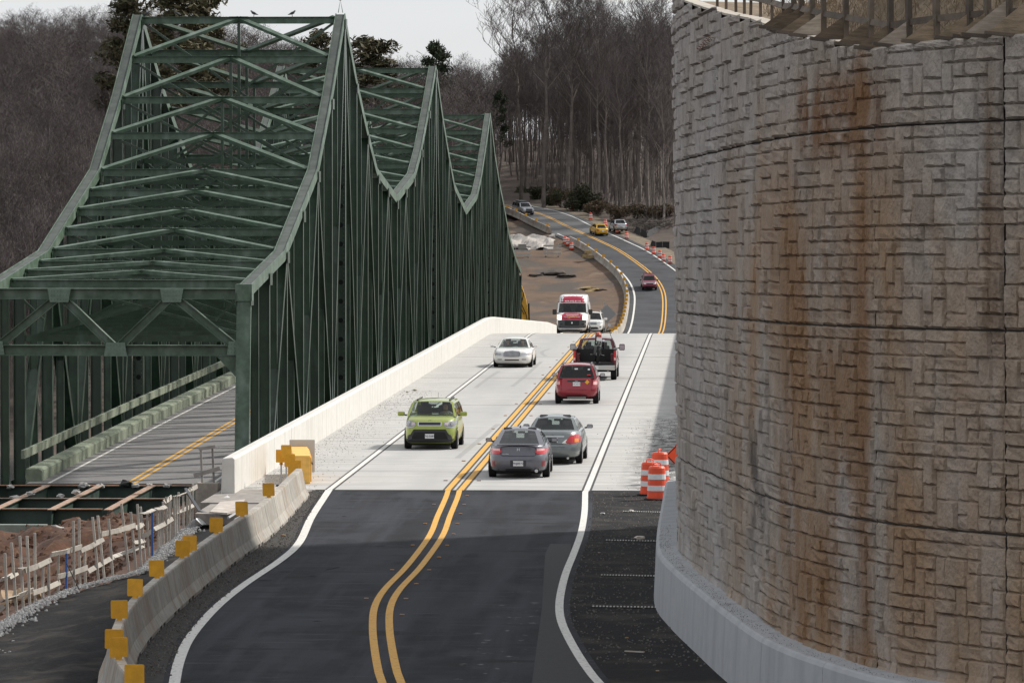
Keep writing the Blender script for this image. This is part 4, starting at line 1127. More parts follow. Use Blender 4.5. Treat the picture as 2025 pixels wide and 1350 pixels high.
MB().bar((-.25, .06, 0), (-.25, .06, 3.3), .1, .1).build('post', mat('galvanised', (.4, .4, .41), .5, .7), gs)
# excavator behind the far end of the old bridge: only its arm shows
ex = thing('excavator', 'yellow excavator arm with black hoses showing behind the far bridge end', 'excavator', (0, 0, 0))
ey = mat('excavator_yellow', (.62, .34, .03), .45, var=.12, scale=3)
Yx = 452.0
def xp(px, py, dy=0): return at(px, py, Yx+dy)
arm = [xp(1012, 572), xp(1022, 556), xp(1032, 565), xp(1040, 590), xp(1044, 612), xp(1045, 650), xp(1034, 650), xp(1031, 612), xp(1026, 590)]
MB().prism(arm, (0, .5, 0)).build('arm', ey, ex, bevel=.04)
MB().prism([xp(980, 650, .7), xp(1004, 560, .7), xp(1016, 556, .7), xp(1020, 574, .7), xp(1000, 650, .7)], (0, .5, 0)).build('boom', ey, ex, bevel=.04)
MB().tube([xp(1026, 562, -.1), xp(1036, 580, -.15), xp(1031, 600, -.15), xp(1040, 620, -.15), xp(1044, 640, -.1)], .045, 6).build('hose', black_rubber, ex)
MB().tube([xp(1024, 575, -.1), xp(1032, 590, -.2), xp(1028, 606, -.2), xp(1037, 622, -.15)], .04, 6).build('hose', black_rubber, ex)
MB().tube([xp(1045.5, 600, .2), xp(1046.5, 650, .2)], .09, 8).build('bucket_cylinder', black_rubber, ex)
c = xp(985, 665, .9)
MB().box((c.x, c.y, -5.2), (3.0, 3.4, 1.0)).build('body', ey, ex, bevel=.1); MB().box((c.x, c.y, -6.1), (3.0, 4.0, .9)).build('track', black_rubber, ex, bevel=.2)
# ------------------------------------------------------------ vehicles
def glass_mat(name, tint, gloss=1.0):
    if name in MATS: return MATS[name]
    m = bpy.data.materials.new(name); m.use_nodes = True; nt = m.node_tree; nt.nodes.clear()
    o = nt.nodes.new('ShaderNodeOutputMaterial'); mx = nt.nodes.new('ShaderNodeMixShader')
    t = nt.nodes.new('ShaderNodeBsdfTransparent'); g = nt.nodes.new('ShaderNodeBsdfGlossy'); lw = nt.nodes.new('ShaderNodeLayerWeight'); pw = nt.nodes.new('ShaderNodeMath'); f = nt.nodes.new('ShaderNodeMath')
    t.inputs[0].default_value = (*tint, 1); g.inputs['Roughness'].default_value = .03; pw.operation = 'POWER'; pw.inputs[1].default_value = 4; f.operation = 'MULTIPLY_ADD'; f.inputs[1].default_value = .75; f.inputs[2].default_value = .045; nt.links.new(lw.outputs['Facing'], pw.inputs[0]); nt.links.new(pw.outputs[0], f.inputs[0])
    nt.links.new(f.outputs[0], mx.inputs[0]); nt.links.new(t.outputs[0], mx.inputs[1]); nt.links.new(g.outputs[0], mx.inputs[2]); nt.links.new(mx.outputs[0], o.inputs[0])
    MATS[name] = m; return m
glass_clear = glass_mat('clear_car_glass', (.62, .68, .66))
glass_dark = glass_mat('tinted_car_glass', (.2, .22, .22))
chrome = mat('chrome', (.62, .62, .63), .18, 1.0)
black_trim = mat('black_trim', (.018, .018, .02), .5)
dark_in = mat('dark_interior', (.03, .03, .033), .9)
seat_mat = mat('grey_seat_cloth', (.07, .07, .075), .95)
tail_red = mat('red_tail_lamp', (.5, .012, .02), .2, coat=.6)
tail_pink = mat('pale_lamp_lens', (.75, .45, .45), .2, coat=.6)
lamp_amber = mat('amber_lamp', (.75, .22, .02), .25, coat=.5)
lamp_clear = mat('clear_head_lamp', (.5, .5, .53), .12, .5, coat=.8)
plate_white = mat('number_plate', (.72, .72, .72), .5)
plate_ink = mat('plate_ink', (.1, .1, .16), .6)
rim_mat = mat('alloy_rim', (.34, .34, .35), .35, .8)
under = mat('underbody', (.012, .012, .012), .9)
def paint(name, c, metal=.25, rough=.32): return mat(name, c, rough, metal, coat=.7, var=.05, scale=8)
class Car:
    def __init__(s, name, label, cat, sl, gh, pos, rz, col, wheels, glass=glass_clear, scale=1.0, rglass=None):
        s.sl = sl; s.o = thing(name, label, cat, pos, rz); s.o.scale = (scale,)*3; s.col = col
        N = 48; mb = MB()
        for (z, yr, yf, w, n) in sl:
            for k in range(N):
                a = 2*math.pi*k/N; c, q = math.cos(a), math.sin(a); yc, ly = (yf+yr)/2, (yf-yr)/2
                mb.v.append((w*math.copysign(abs(c)**(2/n), c), yc+ly*math.copysign(abs(q)**(2/n), q), z))
        for i in range(len(sl)-1):
            for k in range(N): a, b = i*N+k, i*N+(k+1) % N; mb.f.append((a, b, b+N, a+N))
        mb.f.append(tuple(range(N))[::-1])
        z, yr, yf, w, n = sl[-1]; base = (len(sl)-1)*N
        top = len(mb.v)
        for k in range(N):
            x, y, zz = mb.v[base+k]; mb.v.append((x*.8, (yf+yr)/2+(y-(yf+yr)/2)*.93, zz+.025))
        for k in range(N): a, b = base+k, base+(k+1) % N; mb.f.append((a, b, top+(k+1) % N, top+k))
        mb.f.append(tuple(top+k for k in range(N)))
        s.body = mb.build('body', col, s.o, smooth=True)
        if gh: s.greenhouse(gh, glass, rglass or glass)
        for (yw, rw, tw, xw) in wheels:
            for sx in (-1, 1):
                wm = MB().lathe([(rw*.6, -tw/2), (rw*.93, -tw/2), (rw, -tw/2+.03), (rw, tw/2-.03), (rw*.93, tw/2), (rw*.6, tw/2)], 24, (sx*(xw-tw/2), yw, rw), 'X')
                wo = wm.build('wheel', black_rubber, s.o, smooth=False)
                rm = MB().lathe([(.02, 0), (rw*.58, .0), (rw*.62, -.01)], 18, (sx*(xw+.004), yw, rw), 'X', caps=False)
                rm.build('rim', rim_mat, wo)
                MB().lathe([(rw+.01, 0), (rw+.07, .004*sx)], 24, (sx*(xw-.012), yw, rw), 'X', caps=False).build('wheel_arch', black_trim, s.o)
        y0, y1 = sl[0][1], sl[0][2]
        MB().box((0, (y0+y1)/2, sl[0][0]-.03), (sl[0][3]*1.7, (y1-y0)*.94, .1)).build('underbody', under, s.o)
    def w_at(s, z):
        sl = s.sl
        if z <= sl[0][0]: return sl[0][1:]
        for a, b in zip(sl, sl[1:]):
            if z <= b[0]:
                t = (z-a[0])/(b[0]-a[0]); return tuple(p+(q-p)*t for p, q in zip(a[1:], b[1:]))
        return sl[-1][1:]
    def surf(s, x, z, end):
        yr, yf, w, n = s.w_at(z); r = max(0.0, 1-(min(abs(x), w*.998)/w)**n)**(1/n)
        return (yf+yr)/2+(yf-yr)/2*r*(1 if end == 'f' else -1)
    def patch(s, name, st, end, m, out=.014, parent=None, mirror=False, sub=4, nz=4):
        """lamp, grille or panel lying on the nose or tail: stations (x, zlo, zhi)"""
        res = None
        for sg in ((1, -1) if mirror else (1,)):
            q = []
            for (x0, a0, b0), (x1, a1, b1) in zip(st, st[1:]):
                for k in range(sub):
                    t = k/sub; q.append((x0+(x1-x0)*t, a0+(a1-a0)*t, b0+(b1-b0)*t))
            q.append(st[-1]); o_ = 1 if end == 'f' else -1; mb = MB()
            m_ = nz+1
            for (x, a, b) in q:
                for j in range(m_):
                    z = a+(b-a)*j/nz; mb.v.append((sg*x, s.surf(x, z, end)+o_*out, z))
                for j in range(m_):
                    z = a+(b-a)*j/nz; mb.v.append((sg*x, s.surf(x, z, end)-o_*.03, z))
            M = 2*m_
            for i in range(len(q)-1):
                ring = list(range(m_))+list(range(M-1, m_-1, -1))
                for j in range(M):
                    a, b = ring[j], ring[(j+1) % M]; mb.f.append((i*M+a, i*M+b, (i+1)*M+b, (i+1)*M+a))
            e = len(q)-1; ring = list(range(m_))+list(range(M-1, m_-1, -1))
            mb.f.append(tuple(ring)[::-1]); mb.f.append(tuple(e*M+r for r in ring))
            res = mb.build(name, m, parent or s.o)
        return res
    def text(s, txt, size, x, z, end, m, out=.02, name='lettering', parent=None):
        o = link(name, text_mesh(txt, size, m), parent or s.o)
        y = s.surf(x, z, end); d = (s.surf(x, z+.04, end)-s.surf(x, z-.04, end))/.08
        tilt = math.atan(d if end == 'r' else -d)
        if end == 'r': o.location = (x, y-out, z); o.rotation_euler = (R(90)-tilt, 0, 0)
        else: o.location = (x, y+out, z); o.rotation_euler = (R(90)-tilt, 0, R(180))
        return o
    def greenhouse(s, g, glass, rglass):
        zb, zr = g['zb'], g['zr']; yrb, yfb, yrt, yft, wb, wr = g['yrb'], g['yfb'], g['yrt'], g['yft'], g['wb'], g['wr']
        cr_, bf, br = g.get('crown', .06), g.get('bf', .12), g.get('br', .08)
        fm = MB()
        def ends(y0, y1, bulge, sg):
            def f(u, t):
                x = (2*u-1)*(wb+(wr-wb)*t); k = 1-(2*u-1)**2
                return Vector((x, y0+(y1-y0)*t+sg*bulge*k, zb+(zr-zb)*t+cr_*k*t))
            return f
        def side(sg):
            def f(u, t): return Vector((sg*(wb+(wr-wb)*t+.03*math.sin(math.pi*t)), (yrb+(yrt-yrb)*t)+((yfb+(yft-yfb)*t)-(yrb+(yrt-yrb)*t))*u, zb+(zr-zb)*t))
            return f
        def grid(f, us_, ts_, isglass, nm, gm):
            nonlocal fm
            panes = {}
            nu = len(us_); P = {}
            for j, t in enumerate(ts_):
                for i, u in enumerate(us_): P[i, j] = f(u, t)
            for j in range(len(ts_)-1):
                for i in range(nu-1):
                    q = [P[i, j], P[i+1, j], P[i+1, j+1], P[i, j+1]]
                    key = isglass((us_[i]+us_[i+1])/2, (ts_[j]+ts_[j+1])/2)
                    tgt = panes.setdefault(key, MB()) if key else fm
                    tgt.add(q, [(0, 1, 2, 3)])
            for key, p in panes.items():
                p.build(nm, gm, s.o, smooth=True)
        fi = g.get('fi', (.07, .08)); ri = g.get('ri', (.1, .12))
        mid = [.25, .4, .5, .6, .75]
        grid(ends(yfb, yft, bf, 1), [0, fi[0]]+mid+[1-fi[0], 1], [0, .02, .5, 1-fi[1], 1], lambda u, t: 1 if fi[0] < u < 1-fi[0] and .02 < t < 1-fi[1] else 0, 'windscreen', glass)
        rb0 = g.get('rb0', .04)
        grid(ends(yrb, yrt, br, -1), [0, ri[0]]+mid+[1-ri[0], 1], [0, rb0, .5, 1-ri[1], 1], lambda u, t: 1 if ri[0] < u < 1-ri[0] and rb0 < t < 1-ri[1] else 0, 'rear_window', rglass)
        win = g.get('win', [(.08, .47), (.52, .9)])
        us_ = sorted({0.0, 1.0}|{w for p in win for w in p})
        for sg in (-1, 1):
            grid(side(sg), us_, [0, .05, .5, .86, 1], lambda u, t: (1+[i for i, p in enumerate(win) if p[0] < u < p[1]][0]) if any(p[0] < u < p[1] for p in win) and .05 < t < .86 else 0, 'side_window', g.get('sglass', rglass))
        s.frame = fm.build('pillars', s.col, s.o)
        rm = MB(); nu, nt_ = 9, 7; ff, rr = ends(yfb, yft, bf, 1), ends(yrb, yrt, br, -1)
        for j in range(nt_):
            for i in range(nu):
                u = i/(nu-1); t = j/(nt_-1); p = rr(u, 1)*(1-t)+ff(u, 1)*t; p.z += .045*4*t*(1-t)*(1-.6*(2*u-1)**2); rm.v.append(tuple(p))
        rm.f = [(j*nu+i, j*nu+i+1, (j+1)*nu+i+1, (j+1)*nu+i) for j in range(nt_-1) for i in range(nu-1)]
        s.roof = rm.build('roof', g.get('roofcol', s.col), s.o, smooth=True)
        ym = (yfb+yft)/2
        for x in (-.37, .37):
            MB().box((x, ym-1.25, zb-.02), (.5, .14, .66), rx=R(-10)).box((x, ym-1.36, zb+.38), (.27, .1, .2), rx=R(-8)).build('seat', seat_mat, s.o, bevel=.04)
        if g.get('rear_seat', True):
            b = MB().box((0, (yrb+yrt)/2+.35, zb-.08), (1.25, .14, .5), rx=R(-12))
            for x in (-.38, .38): b.box((x, (yrb+yrt)/2+.3, zb+.22), (.26, .1, .16))
            b.build('rear_bench', seat_mat, s.o, bevel=.03)
        MB().box((0, yfb-.35, zb-.06), (wb*1.85, .6, .12)).build('dashboard', dark_in, s.o)
        st = MB().lathe([(.17, -.012), (.185, -.012), (.185, .012), (.17, .012)], 16, (0, 0, 0), 'Y', caps=False).build('steering_wheel', black_trim, s.o)
        st.location = (-.37, ym-.6, zb+.02); st.rotation_euler = (R(-25), 0, 0)
        MB().box((0, ym-.28, zr-.12), (.22, .04, .07)).build('rear_view_mirror', black_trim, s.o)
        s.g = g
    def mirrors(s, y, z, x, m, size=(.2, .12, .14), glassm=None):
        for sg in (-1, 1):
            o = MB().box((sg*(x+size[0]*.55), y, z), size).build('wing_mirror', m, s.o, bevel=.04)
            MB().bar((sg*(x-.06), y, z-.05), (sg*(x+.08), y, z-.03), .06, .05).build('mirror_stalk', black_trim, o)
            MB().box((sg*(x+size[0]*.55), y-size[1]/2-.002, z), (size[0]*.8, .004, size[2]*.75)).build('mirror_glass', glassm or lamp_clear, o)
    def plate(s, x, z, end, txt, w=.305, h=.152, m=None, ink=None):
        p = s.patch('number_plate', [(x-w/2, z-h/2, z+h/2), (x+w/2, z-h/2, z+h/2)], end, m or plate_white, .034, sub=2, nz=1)
        if txt: s.text(txt, h*.62, x, z, end, ink or plate_ink, .042, 'plate_number', p)
        return p
def lane(px, py): return ground(px, py, 0)
W = lambda yf, yr, r, t, x: [(yf, r, t, x), (yr, r, t, x)]

# --- dark grey coupe seen from behind
gcol = paint('dark_grey_paint', (.115, .115, .135), .4)
p = lane(1024, 946); p.y += 2.35
c = Car('coupe_car', 'dark grey two door coupe nearest the camera straddling close to the yellow lines', 'car',
        [(.2, -2.05, 2.1, .80, 6), (.27, -2.28, 2.3, .88, 6), (.36, -2.38, 2.38, .91, 5), (.5, -2.41, 2.4, .925, 5), (.62, -2.40, 2.38, .925, 5), (.72, -2.33, 2.3, .92, 4.6), (.84, -2.27, 2.15, .90, 4.4), (.95, -2.27, 1.75, .87, 4.2), (1.0, -2.25, 1.2, .82, 4)],
        dict(zb=.99, zr=1.385, yrb=-1.85, yfb=1.15, yrt=-.75, yft=.2, wb=.80, wr=.57, ri=(.11, .1), win=[(.22, .5), (.53, .93)], crown=.05), p, R(0.3), gcol, W(1.42, -1.36, .33, .225, .925), glass_clear)
c.patch('tail_lamp', [(.5, .8, .83), (.58, .745, .92), (.82, .74, .90), (.885, .8, .86)], 'r', tail_red, .02, mirror=True)
c.patch('lamp_lens', [(.56, .83, .905), (.78, .835, .895)], 'r', tail_pink, .026, mirror=True)
c.patch('boot_gap', [(-.52, .695, .71), (-.44, .675, .69), (.44, .675, .69), (.52, .695, .71)], 'r', black_trim, .006)
c.patch('boot_gap', [(.52, .7, .93), (.535, .7, .93)], 'r', black_trim, .004, mirror=True, sub=1)
c.patch('plate_recess', [(-.24, .37, .56), (.24, .37, .56)], 'r', mat('shaded_grey_paint', (.03, .03, .036), .4), .006)
c.plate(0, .46, 'r', 'PHJ8572')
c.patch('bumper_reflector', [(.72, .36, .53), (.8, .38, .53)], 'r', mat('dark_red_reflector', (.22, .01, .02), .3), .01, mirror=True, sub=2)
c.patch('diffuser', [(-.62, .2, .29), (.62, .2, .29)], 'r', black_trim, .01)
c.patch('chrome_strip', [(-.72, .325, .345), (.72, .325, .345)], 'r', mat('satin_trim', (.2, .2, .22), .3, .6), .012)
c.text('H', .13, 0, .87, 'r', chrome, .02, 'badge'); c.text('ACCORD', .045, -.38, .735, 'r', chrome, .02, 'badge')
for a in range(8):
    pass
MB().tube([(.55, -2.42, .24), (.55, -2.2, .24)], .05, 12).build('exhaust', chrome, c.o)
MB().box((0, -2.3, 1.02), (1.3, .12, .03)).build('spoiler_lip', gcol, c.o, bevel=.01)
MB().lathe([(.03, 0), (.012, .05)], 8, (0, -.5, 1.47)).build('aerial', black_trim, c.o)
c.mirrors(.55, 1.02, .9, black_trim, (.2, .1, .12))
accord = c
# --- grey sedan
scol = paint('grey_green_paint', (.17, .188, .19), .45)
p = lane(1096, 919); p.y += 2.4
c = Car('sedan_car', 'grey four door sedan ahead of the dark coupe with bright right tail lamp', 'car',
        [(.22, -2.1, 2.1, .80, 6), (.3, -2.36, 2.35, .87, 6), (.45, -2.43, 2.42, .905, 5), (.6, -2.42, 2.4, .91, 5), (.7, -2.36, 2.35, .905, 5), (.85, -2.33, 2.2, .89, 4.6), (1.0, -2.26, 1.7, .86, 4.4), (1.06, -2.16, 1.25, .8, 4.2)],
        dict(zb=1.04, zr=1.42, yrb=-1.6, yfb=1.15, yrt=-.95, yft=.25, wb=.79, wr=.6, ri=(.07, .08), win=[(.1, .46), (.51, .92)], crown=.05, br=.12), p, R(-1.6), scol, W(1.4, -1.32, .325, .21, .905), glass_clear)
c.patch('tail_lamp', [(.43, .7, .74), (.56, .69, .93), (.80, .69, .96), (.87, .72, .86)], 'r', tail_red, .02, mirror=True)
c.patch('reversing_lamp', [(.31, .69, .7), (.42, .69, .8), (.53, .7, .83)], 'r', mat('pale_lamp', (.8, .78, .74), .2), .018, mirror=True)
c.patch('indicator_lamp', [(.7, .72, .84), (.82, .72, .82)], 'r', lamp_amber, .028, mirror=True)
c.patch('chrome_strip', [(-.38, .885, .915), (.38, .885, .915)], 'r', chrome, .02)
c.patch('boot_gap', [(-.58, .655, .67), (.58, .655, .67)], 'r', black_trim, .006)
c.plate(0, .79, 'r', None, m=mat('dark_plate', (.05, .055, .06), .4)); c.patch('plate_frame', [(.15, .71, .87), (.17, .71, .87)], 'r', chrome, .026, sub=1)
c.text('AVALON', .045, .52, .985, 'r', chrome, .02, 'badge')
MB().lathe([(.035, -.006), (.05, -.006), (.05, .006), (.035, .006)], 16, (0, c.surf(0, .95, 'r')-.015, .95), 'Y', caps=False).build('badge', chrome, c.o)
c.patch('bumper_crease', [(-.8, .565, .58), (.8, .565, .58)], 'r', mat('shaded_grey', (.08, .09, .09), .4), .004)
MB().tube([(.5, -2.42, .22), (.5, -2.2, .22)], .04, 10).build('exhaust', chrome, c.o)
c.mirrors(.75, 1.08, .92, black_trim, (.2, .1, .13))
avalon = c
# --- green boxy hatchback coming towards the camera
kcol = paint('lime_green_paint', (.29, .345, .058), .25, .3)
p = lane(852, 889); p.y += 2.05
c = Car('hatchback_car', 'lime green boxy hatchback driving towards the camera beside the white parapet', 'car',
        [(.22, -1.9, 1.95, .80, 7), (.32, -2.02, 2.03, .87, 7), (.5, -2.05, 2.06, .89, 6), (.68, -2.05, 2.04, .895, 5.5), (.85, -2.03, 2.0, .885, 5), (.97, -2.02, 1.9, .87, 4.8), (1.05, -2.0, 1.65, .85, 4.6), (1.1, -1.98, 1.3, .83, 4.6)],
        dict(zb=1.09, zr=1.555, yrb=-1.92, yfb=1.2, yrt=-1.75, yft=.55, wb=.84, wr=.68, win=[(.04, .3), (.33, .62), (.65, .95)], crown=.035, fi=(.045, .05), br=.04), p, R(180-1.2), kcol, W(1.28, -1.29, .33, .22, .895), glass_clear, rglass=glass_clear)
hl = c.patch('head_lamp', [(.46, .85, .9), (.52, .79, .945), (.72, .75, .97), (.82, .78, .99), (.865, .86, .97)], 'f', mat('lamp_housing', (.2, .2, .22), .25, .4, coat=.8), .015, mirror=True)
c.patch('lamp_bezel', [(.47, .845, .86), (.54, .77, .79), (.72, .735, .75), (.83, .76, .78)], 'f', chrome, .022, mirror=True)
c.patch('lamp_lens', [(.5, .84, .925), (.62, .8, .93)], 'f', mat('warm_lens', (.5, .42, .42), .15, .3, coat=.8), .022, mirror=True, sub=2)
for sg in (-1, 1):
    MB().lathe([(.005, .03), (.06, .035), (.085, .01)], 16, (sg*.72, c.surf(.72, .87, 'f'), .87), 'Y').build('projector_lens', lamp_clear, c.o)
c.patch('grille', [(-.37, .83, .925), (.37, .83, .925)], 'f', black_trim, .016)
c.patch('grille_rim', [(-.39, .80, .825), (.39, .80, .825)], 'f', chrome, .02); c.patch('grille_rim', [(-.39, .925, .94), (.39, .925, .94)], 'f', chrome, .02)
c.patch('grille_rim', [(.37, .81, .93), (.4, .82, .925)], 'f', chrome, .02, mirror=True, sub=1)
c.patch('lower_bumper', [(-.87, .24, .36), (-.6, .24, .36), (.6, .24, .36), (.87, .24, .36)], 'f', black_trim, .016)
c.patch('air_intake', [(-.78, .3, .34), (-.66, .3, .5), (-.54, .3, .69), (.54, .3, .69), (.66, .3, .5), (.78, .3, .34)], 'f', black_trim, .02)
c.patch('intake_mesh', [(-.6, .36, .42), (-.5, .36, .6), (.5, .36, .6), (.6, .36, .42)], 'f', under, .026)
for sg in (-1, 1):
    MB().lathe([(.03, .02), (.075, .03), (.095, 0)], 14, (sg*.66, c.surf(.66, .42, 'f')+.02, .42), 'Y').build('fog_lamp', mat('dark_lens', (.05, .05, .055), .15, .3), c.o)
c.plate(0, .46, 'f', 'PVJ-5681', ink=plate_ink)
c.text('KIA', .065, 0, .985, 'f', mat('badge_ink', (.12, .12, .12), .4), .02, 'badge')
MB().tube([(0, -1.6, 1.6), (0, -1.68, 1.78)], .006, 5).build('aerial', black_trim, c.o)
for x in (-.55, .55): MB().bar((x, -1.6, 1.61), (x, .4, 1.61), .04, .04).build('roof_rail', black_trim, c.o)
MB().bar((-.5, 1.18, 1.12), (.1, 1.22, 1.12), .02, .02).build('wiper', black_trim, c.o)
c.mirrors(.85, 1.16, .93, kcol, (.24, .14, .15))
kia = c
# --- red compact suv from behind
rcol = paint('red_paint', (.27, .01, .022), .25)
p = lane(1140, 799); p.y += 2.15
c = Car('suv_car', 'bright red compact SUV from behind with a yellow diamond sticker on its tailgate', 'car',
        [(.28, -2.0, 2.0, .78, 6), (.36, -2.12, 2.12, .86, 6), (.5, -2.2, 2.2, .89, 6), (.68, -2.19, 2.18, .895, 5.5), (.78, -2.12, 2.12, .895, 5.5), (.95, -2.1, 1.9, .88, 5), (1.06, -2.07, 1.5, .86, 5)],
        dict(zb=1.05, zr=1.58, yrb=-2.0, yfb=1.1, yrt=-1.65, yft=.4, wb=.84, wr=.64, ri=(.06, .09), rb0=.03, win=[(.05, .28), (.31, .6), (.63, .94)], crown=.035, br=.05, roofcol=rcol), p, R(0), rcol, W(1.3, -1.33, .34, .23, .89), glass_dark)
c.patch('tail_lamp', [(.66, .78, 1.0), (.84, .78, 1.02), (.875, .82, .98)], 'r', tail_red, .02, mirror=True)
c.patch('lamp_lens', [(.69, .8, .93), (.85, .8, .93)], 'r', tail_pink, .026, mirror=True)
c.patch('tailgate_gap', [(-.62, .595, .61), (.62, .595, .61)], 'r', black_trim, .008); c.patch('tailgate_gap', [(.62, .6, 1.0), (.632, .6, 1.0)], 'r', black_trim, .004, mirror=True, sub=1)
c.patch('handle_bar', [(-.38, .93, .985), (.38, .93, .985)], 'r', black_trim, .02)
c.text('Jeep', .06, 0, .957, 'r', chrome, .032, 'badge')
c.plate(0, .83, 'r', 'PHC6DE1')
dm = [(.34, .91, .912), (.435, .815, 1.005), (.53, .91, .912)]
c.patch('warning_sticker', dm, 'r', mat('sticker_yellow', (.75, .38, .02), .6), .016)
c.patch('lower_bumper', [(-.85, .29, .37), (.85, .29, .37)], 'r', black_trim, .014)
MB().tube([(-.38, -1.95, .3), (.38, -1.95, .3)], .1, 10).build('exhaust_box', mat('dull_silencer', (.3, .29, .27), .5, .6), c.o)
for x, z, w_, h_, m_ in ((-.02, 1.44, .13, .06, plate_white), (.5, 1.42, .08, .08, plate_white), (.5, 1.2, .14, .05, tail_red)):
    t = (z-1.05)/(.53); MB().box((x, -2.0+.35*t-.075, z), (w_, .006, h_), rx=R(-33)).build('window_sticker', m_, c.o)
for x in (-.58, .58): MB().bar((x, -1.5, 1.64), (x, .3, 1.63), .045, .05).build('roof_rail', mat('grey_rail', (.12, .12, .13), .5), c.o)
c.mirrors(.75, 1.1, .9, black_trim, (.2, .1, .15))
jeep = c
# --- white large sedan
wcol = paint('white_paint', (.74, .73, .70), 0, .35)
p = lane(1014, 727); p.y += 2.65
c = Car('large_sedan_car', 'white full size sedan with chrome grille driving towards the camera', 'car',
        [(.2, -2.4, 2.4, .86, 6), (.28, -2.62, 2.6, .93, 6), (.45, -2.69, 2.69, .975, 5.5), (.56, -2.68, 2.68, .98, 5.5), (.64, -2.62, 2.62, .98, 5), (.76, -2.6, 2.56, .965, 5), (.84, -2.58, 2.4, .95, 5), (.92, -2.5, 1.6, .91, 4.6), (.95, -2.4, 1.2, .86, 4.6)],
        dict(zb=.94, zr=1.37, yrb=-1.75, yfb=1.2, yrt=-1.0, yft=.25, wb=.85, wr=.64, win=[(.12, .47), (.51, .92)], crown=.05, fi=(.05, .06)), p, R(180-1.0), wcol, W(1.5, -1.41, .335, .225, .975), glass_clear)
g_ = c.patch('grille', [(-.42, .6, .74), (-.36, .56, .8), (0, .55, .83), (.36, .56, .8), (.42, .6, .74)], 'f', mat('grille_shadow', (.1, .1, .105), .4, .5), .02)
for k in range(13):
    x = -.36+k*.06; c.patch('grille_bar', [(x-.009, .575, .8-.03*abs(x)), (x+.009, .575, .8-.03*abs(x))], 'f', chrome, .032, parent=g_, sub=1)
c.patch('grille_rim', [(-.42, .74, .77), (-.36, .8, .83), (0, .83, .86), (.36, .8, .83), (.42, .74, .77)], 'f', chrome, .03)
c.patch('head_lamp', [(.46, .62, .74), (.82, .62, .74), (.93, .64, .72)], 'f', lamp_clear, .018, mirror=True)
c.patch('indicator_lamp', [(.84, .62, .73), (.95, .64, .72)], 'f', mat('peach_lamp', (.7, .4, .25), .3), .024, mirror=True, sub=2)
c.patch('bumper_slot', [(-.36, .36, .42), (.36, .36, .42)], 'f', black_trim, .008); c.patch('bumper_slot', [(.5, .39, .44), (.72, .39, .44)], 'f', mat('grey_slot', (.25, .24, .22), .6), .008, mirror=True)
c.patch('bumper_gap', [(-.9, .578, .59), (.9, .578, .59)], 'f', mat('grey_slot', (.25, .24, .22), .6), .004)
c.mirrors(.8, 1.02, .98, wcol, (.2, .12, .13))
marquis = c
# --- delivery van
vcol = paint('white_van_paint', (.76, .75, .74), 0, .4)
vred = mat('van_red_wrap', (.4, .012, .05), .45)
p = at(1132, 657, 293); p.z = zdeck(296); p.y += 2.6
c = Car('delivery_van', 'tall white and red delivery van with lit headlamps cresting the bridge', 'van',
        [(.25, -2.5, 2.4, .9, 8), (.4, -2.68, 2.62, .98, 8), (.7, -2.7, 2.68, 1.02, 7), (.95, -2.7, 2.66, 1.025, 7), (1.15, -2.7, 2.55, 1.025, 7), (1.3, -2.7, 2.3, 1.02, 7), (1.42, -2.7, 2.0, 1.0, 7)],
        dict(zb=1.4, zr=2.02, yrb=-2.68, yfb=1.95, yrt=-2.66, yft=1.45, wb=1.0, wr=.94, fi=(.05, .04), ri=(.1, .1), win=[(.72, .93)], crown=.02, bf=.12, br=.02, rear_seat=False), p, R(180-.6), vcol, W(1.9, -1.95, .35, .22, 1.0), glass_dark)
mb = MB(); N = 48; top = []
for (z, yr, yf, w, n) in ((2.0, -2.66, 1.5, .95, 7), (2.15, -2.66, 1.36, .94, 7), (2.35, -2.64, 1.15, .92, 6), (2.47, -2.6, .95, .87, 6), (2.52, -2.5, .75, .75, 5)):
    for k in range(N):
        a = 2*math.pi*k/N; cc_, q = math.cos(a), math.sin(a); mb.v.append((w*math.copysign(abs(cc_)**(2/n), cc_), (yf+yr)/2+(yf-yr)/2*math.copysign(abs(q)**(2/n), q), z))
for i in range(4):
    for k in range(N): a, b = i*N+k, i*N+(k+1) % N; mb.f.append((a, b, b+N, a+N))
mb.f.append(tuple(range(4*N, 5*N))); mb.f.append(tuple(range(N))[::-1])
mb.build('high_roof', vcol, c.o, smooth=True)
full = c.sl; c.sl = [(2.0, -2.66, 1.5, .95, 7), (2.15, -2.66, 1.36, .94, 7), (2.35, -2.64, 1.15, .92, 6), (2.47, -2.6, .95, .87, 6)]
rp = c.patch('red_roof_panel', [(-.76, 2.02, 2.41), (0, 2.02, 2.45), (.76, 2.02, 2.41)], 'f', vred, .014)
c.text('404.692.8110', .19, 0, 2.13, 'f', mat('white_lettering', (.8, .8, .8), .5), .03, 'phone_number', rp)
for i, x in enumerate((-.62, -.25, .0, .25, .6)):
    MB().box((x, c.surf(x, 2.44, 'f')+.0, 2.45), (.07, .05, .04)).build('marker_lamp', mat('white_lettering', (.8, .8, .8), .5), c.o)
c.sl = full
bp_ = c.patch('bumper', [(-1.0, .3, .93), (-.6, .28, .95), (.6, .28, .95), (1.0, .3, .93)], 'f', mat('grey_bumper_plastic', (.06, .063, .068), .6), .02)
c.patch('grille', [(-.46, .62, .9), (.46, .62, .9)], 'f', under, .03, parent=bp_)
for z in (.7, .8): c.patch('grille_bar', [(-.44, z, z+.03), (.44, z, z+.03)], 'f', mat('grey_bumper_plastic', (.06, .063, .068), .6), .04, parent=bp_)
c.patch('badge', [(-.05, .74, .8), (0, .7, .84), (.05, .74, .8)], 'f', chrome, .045)
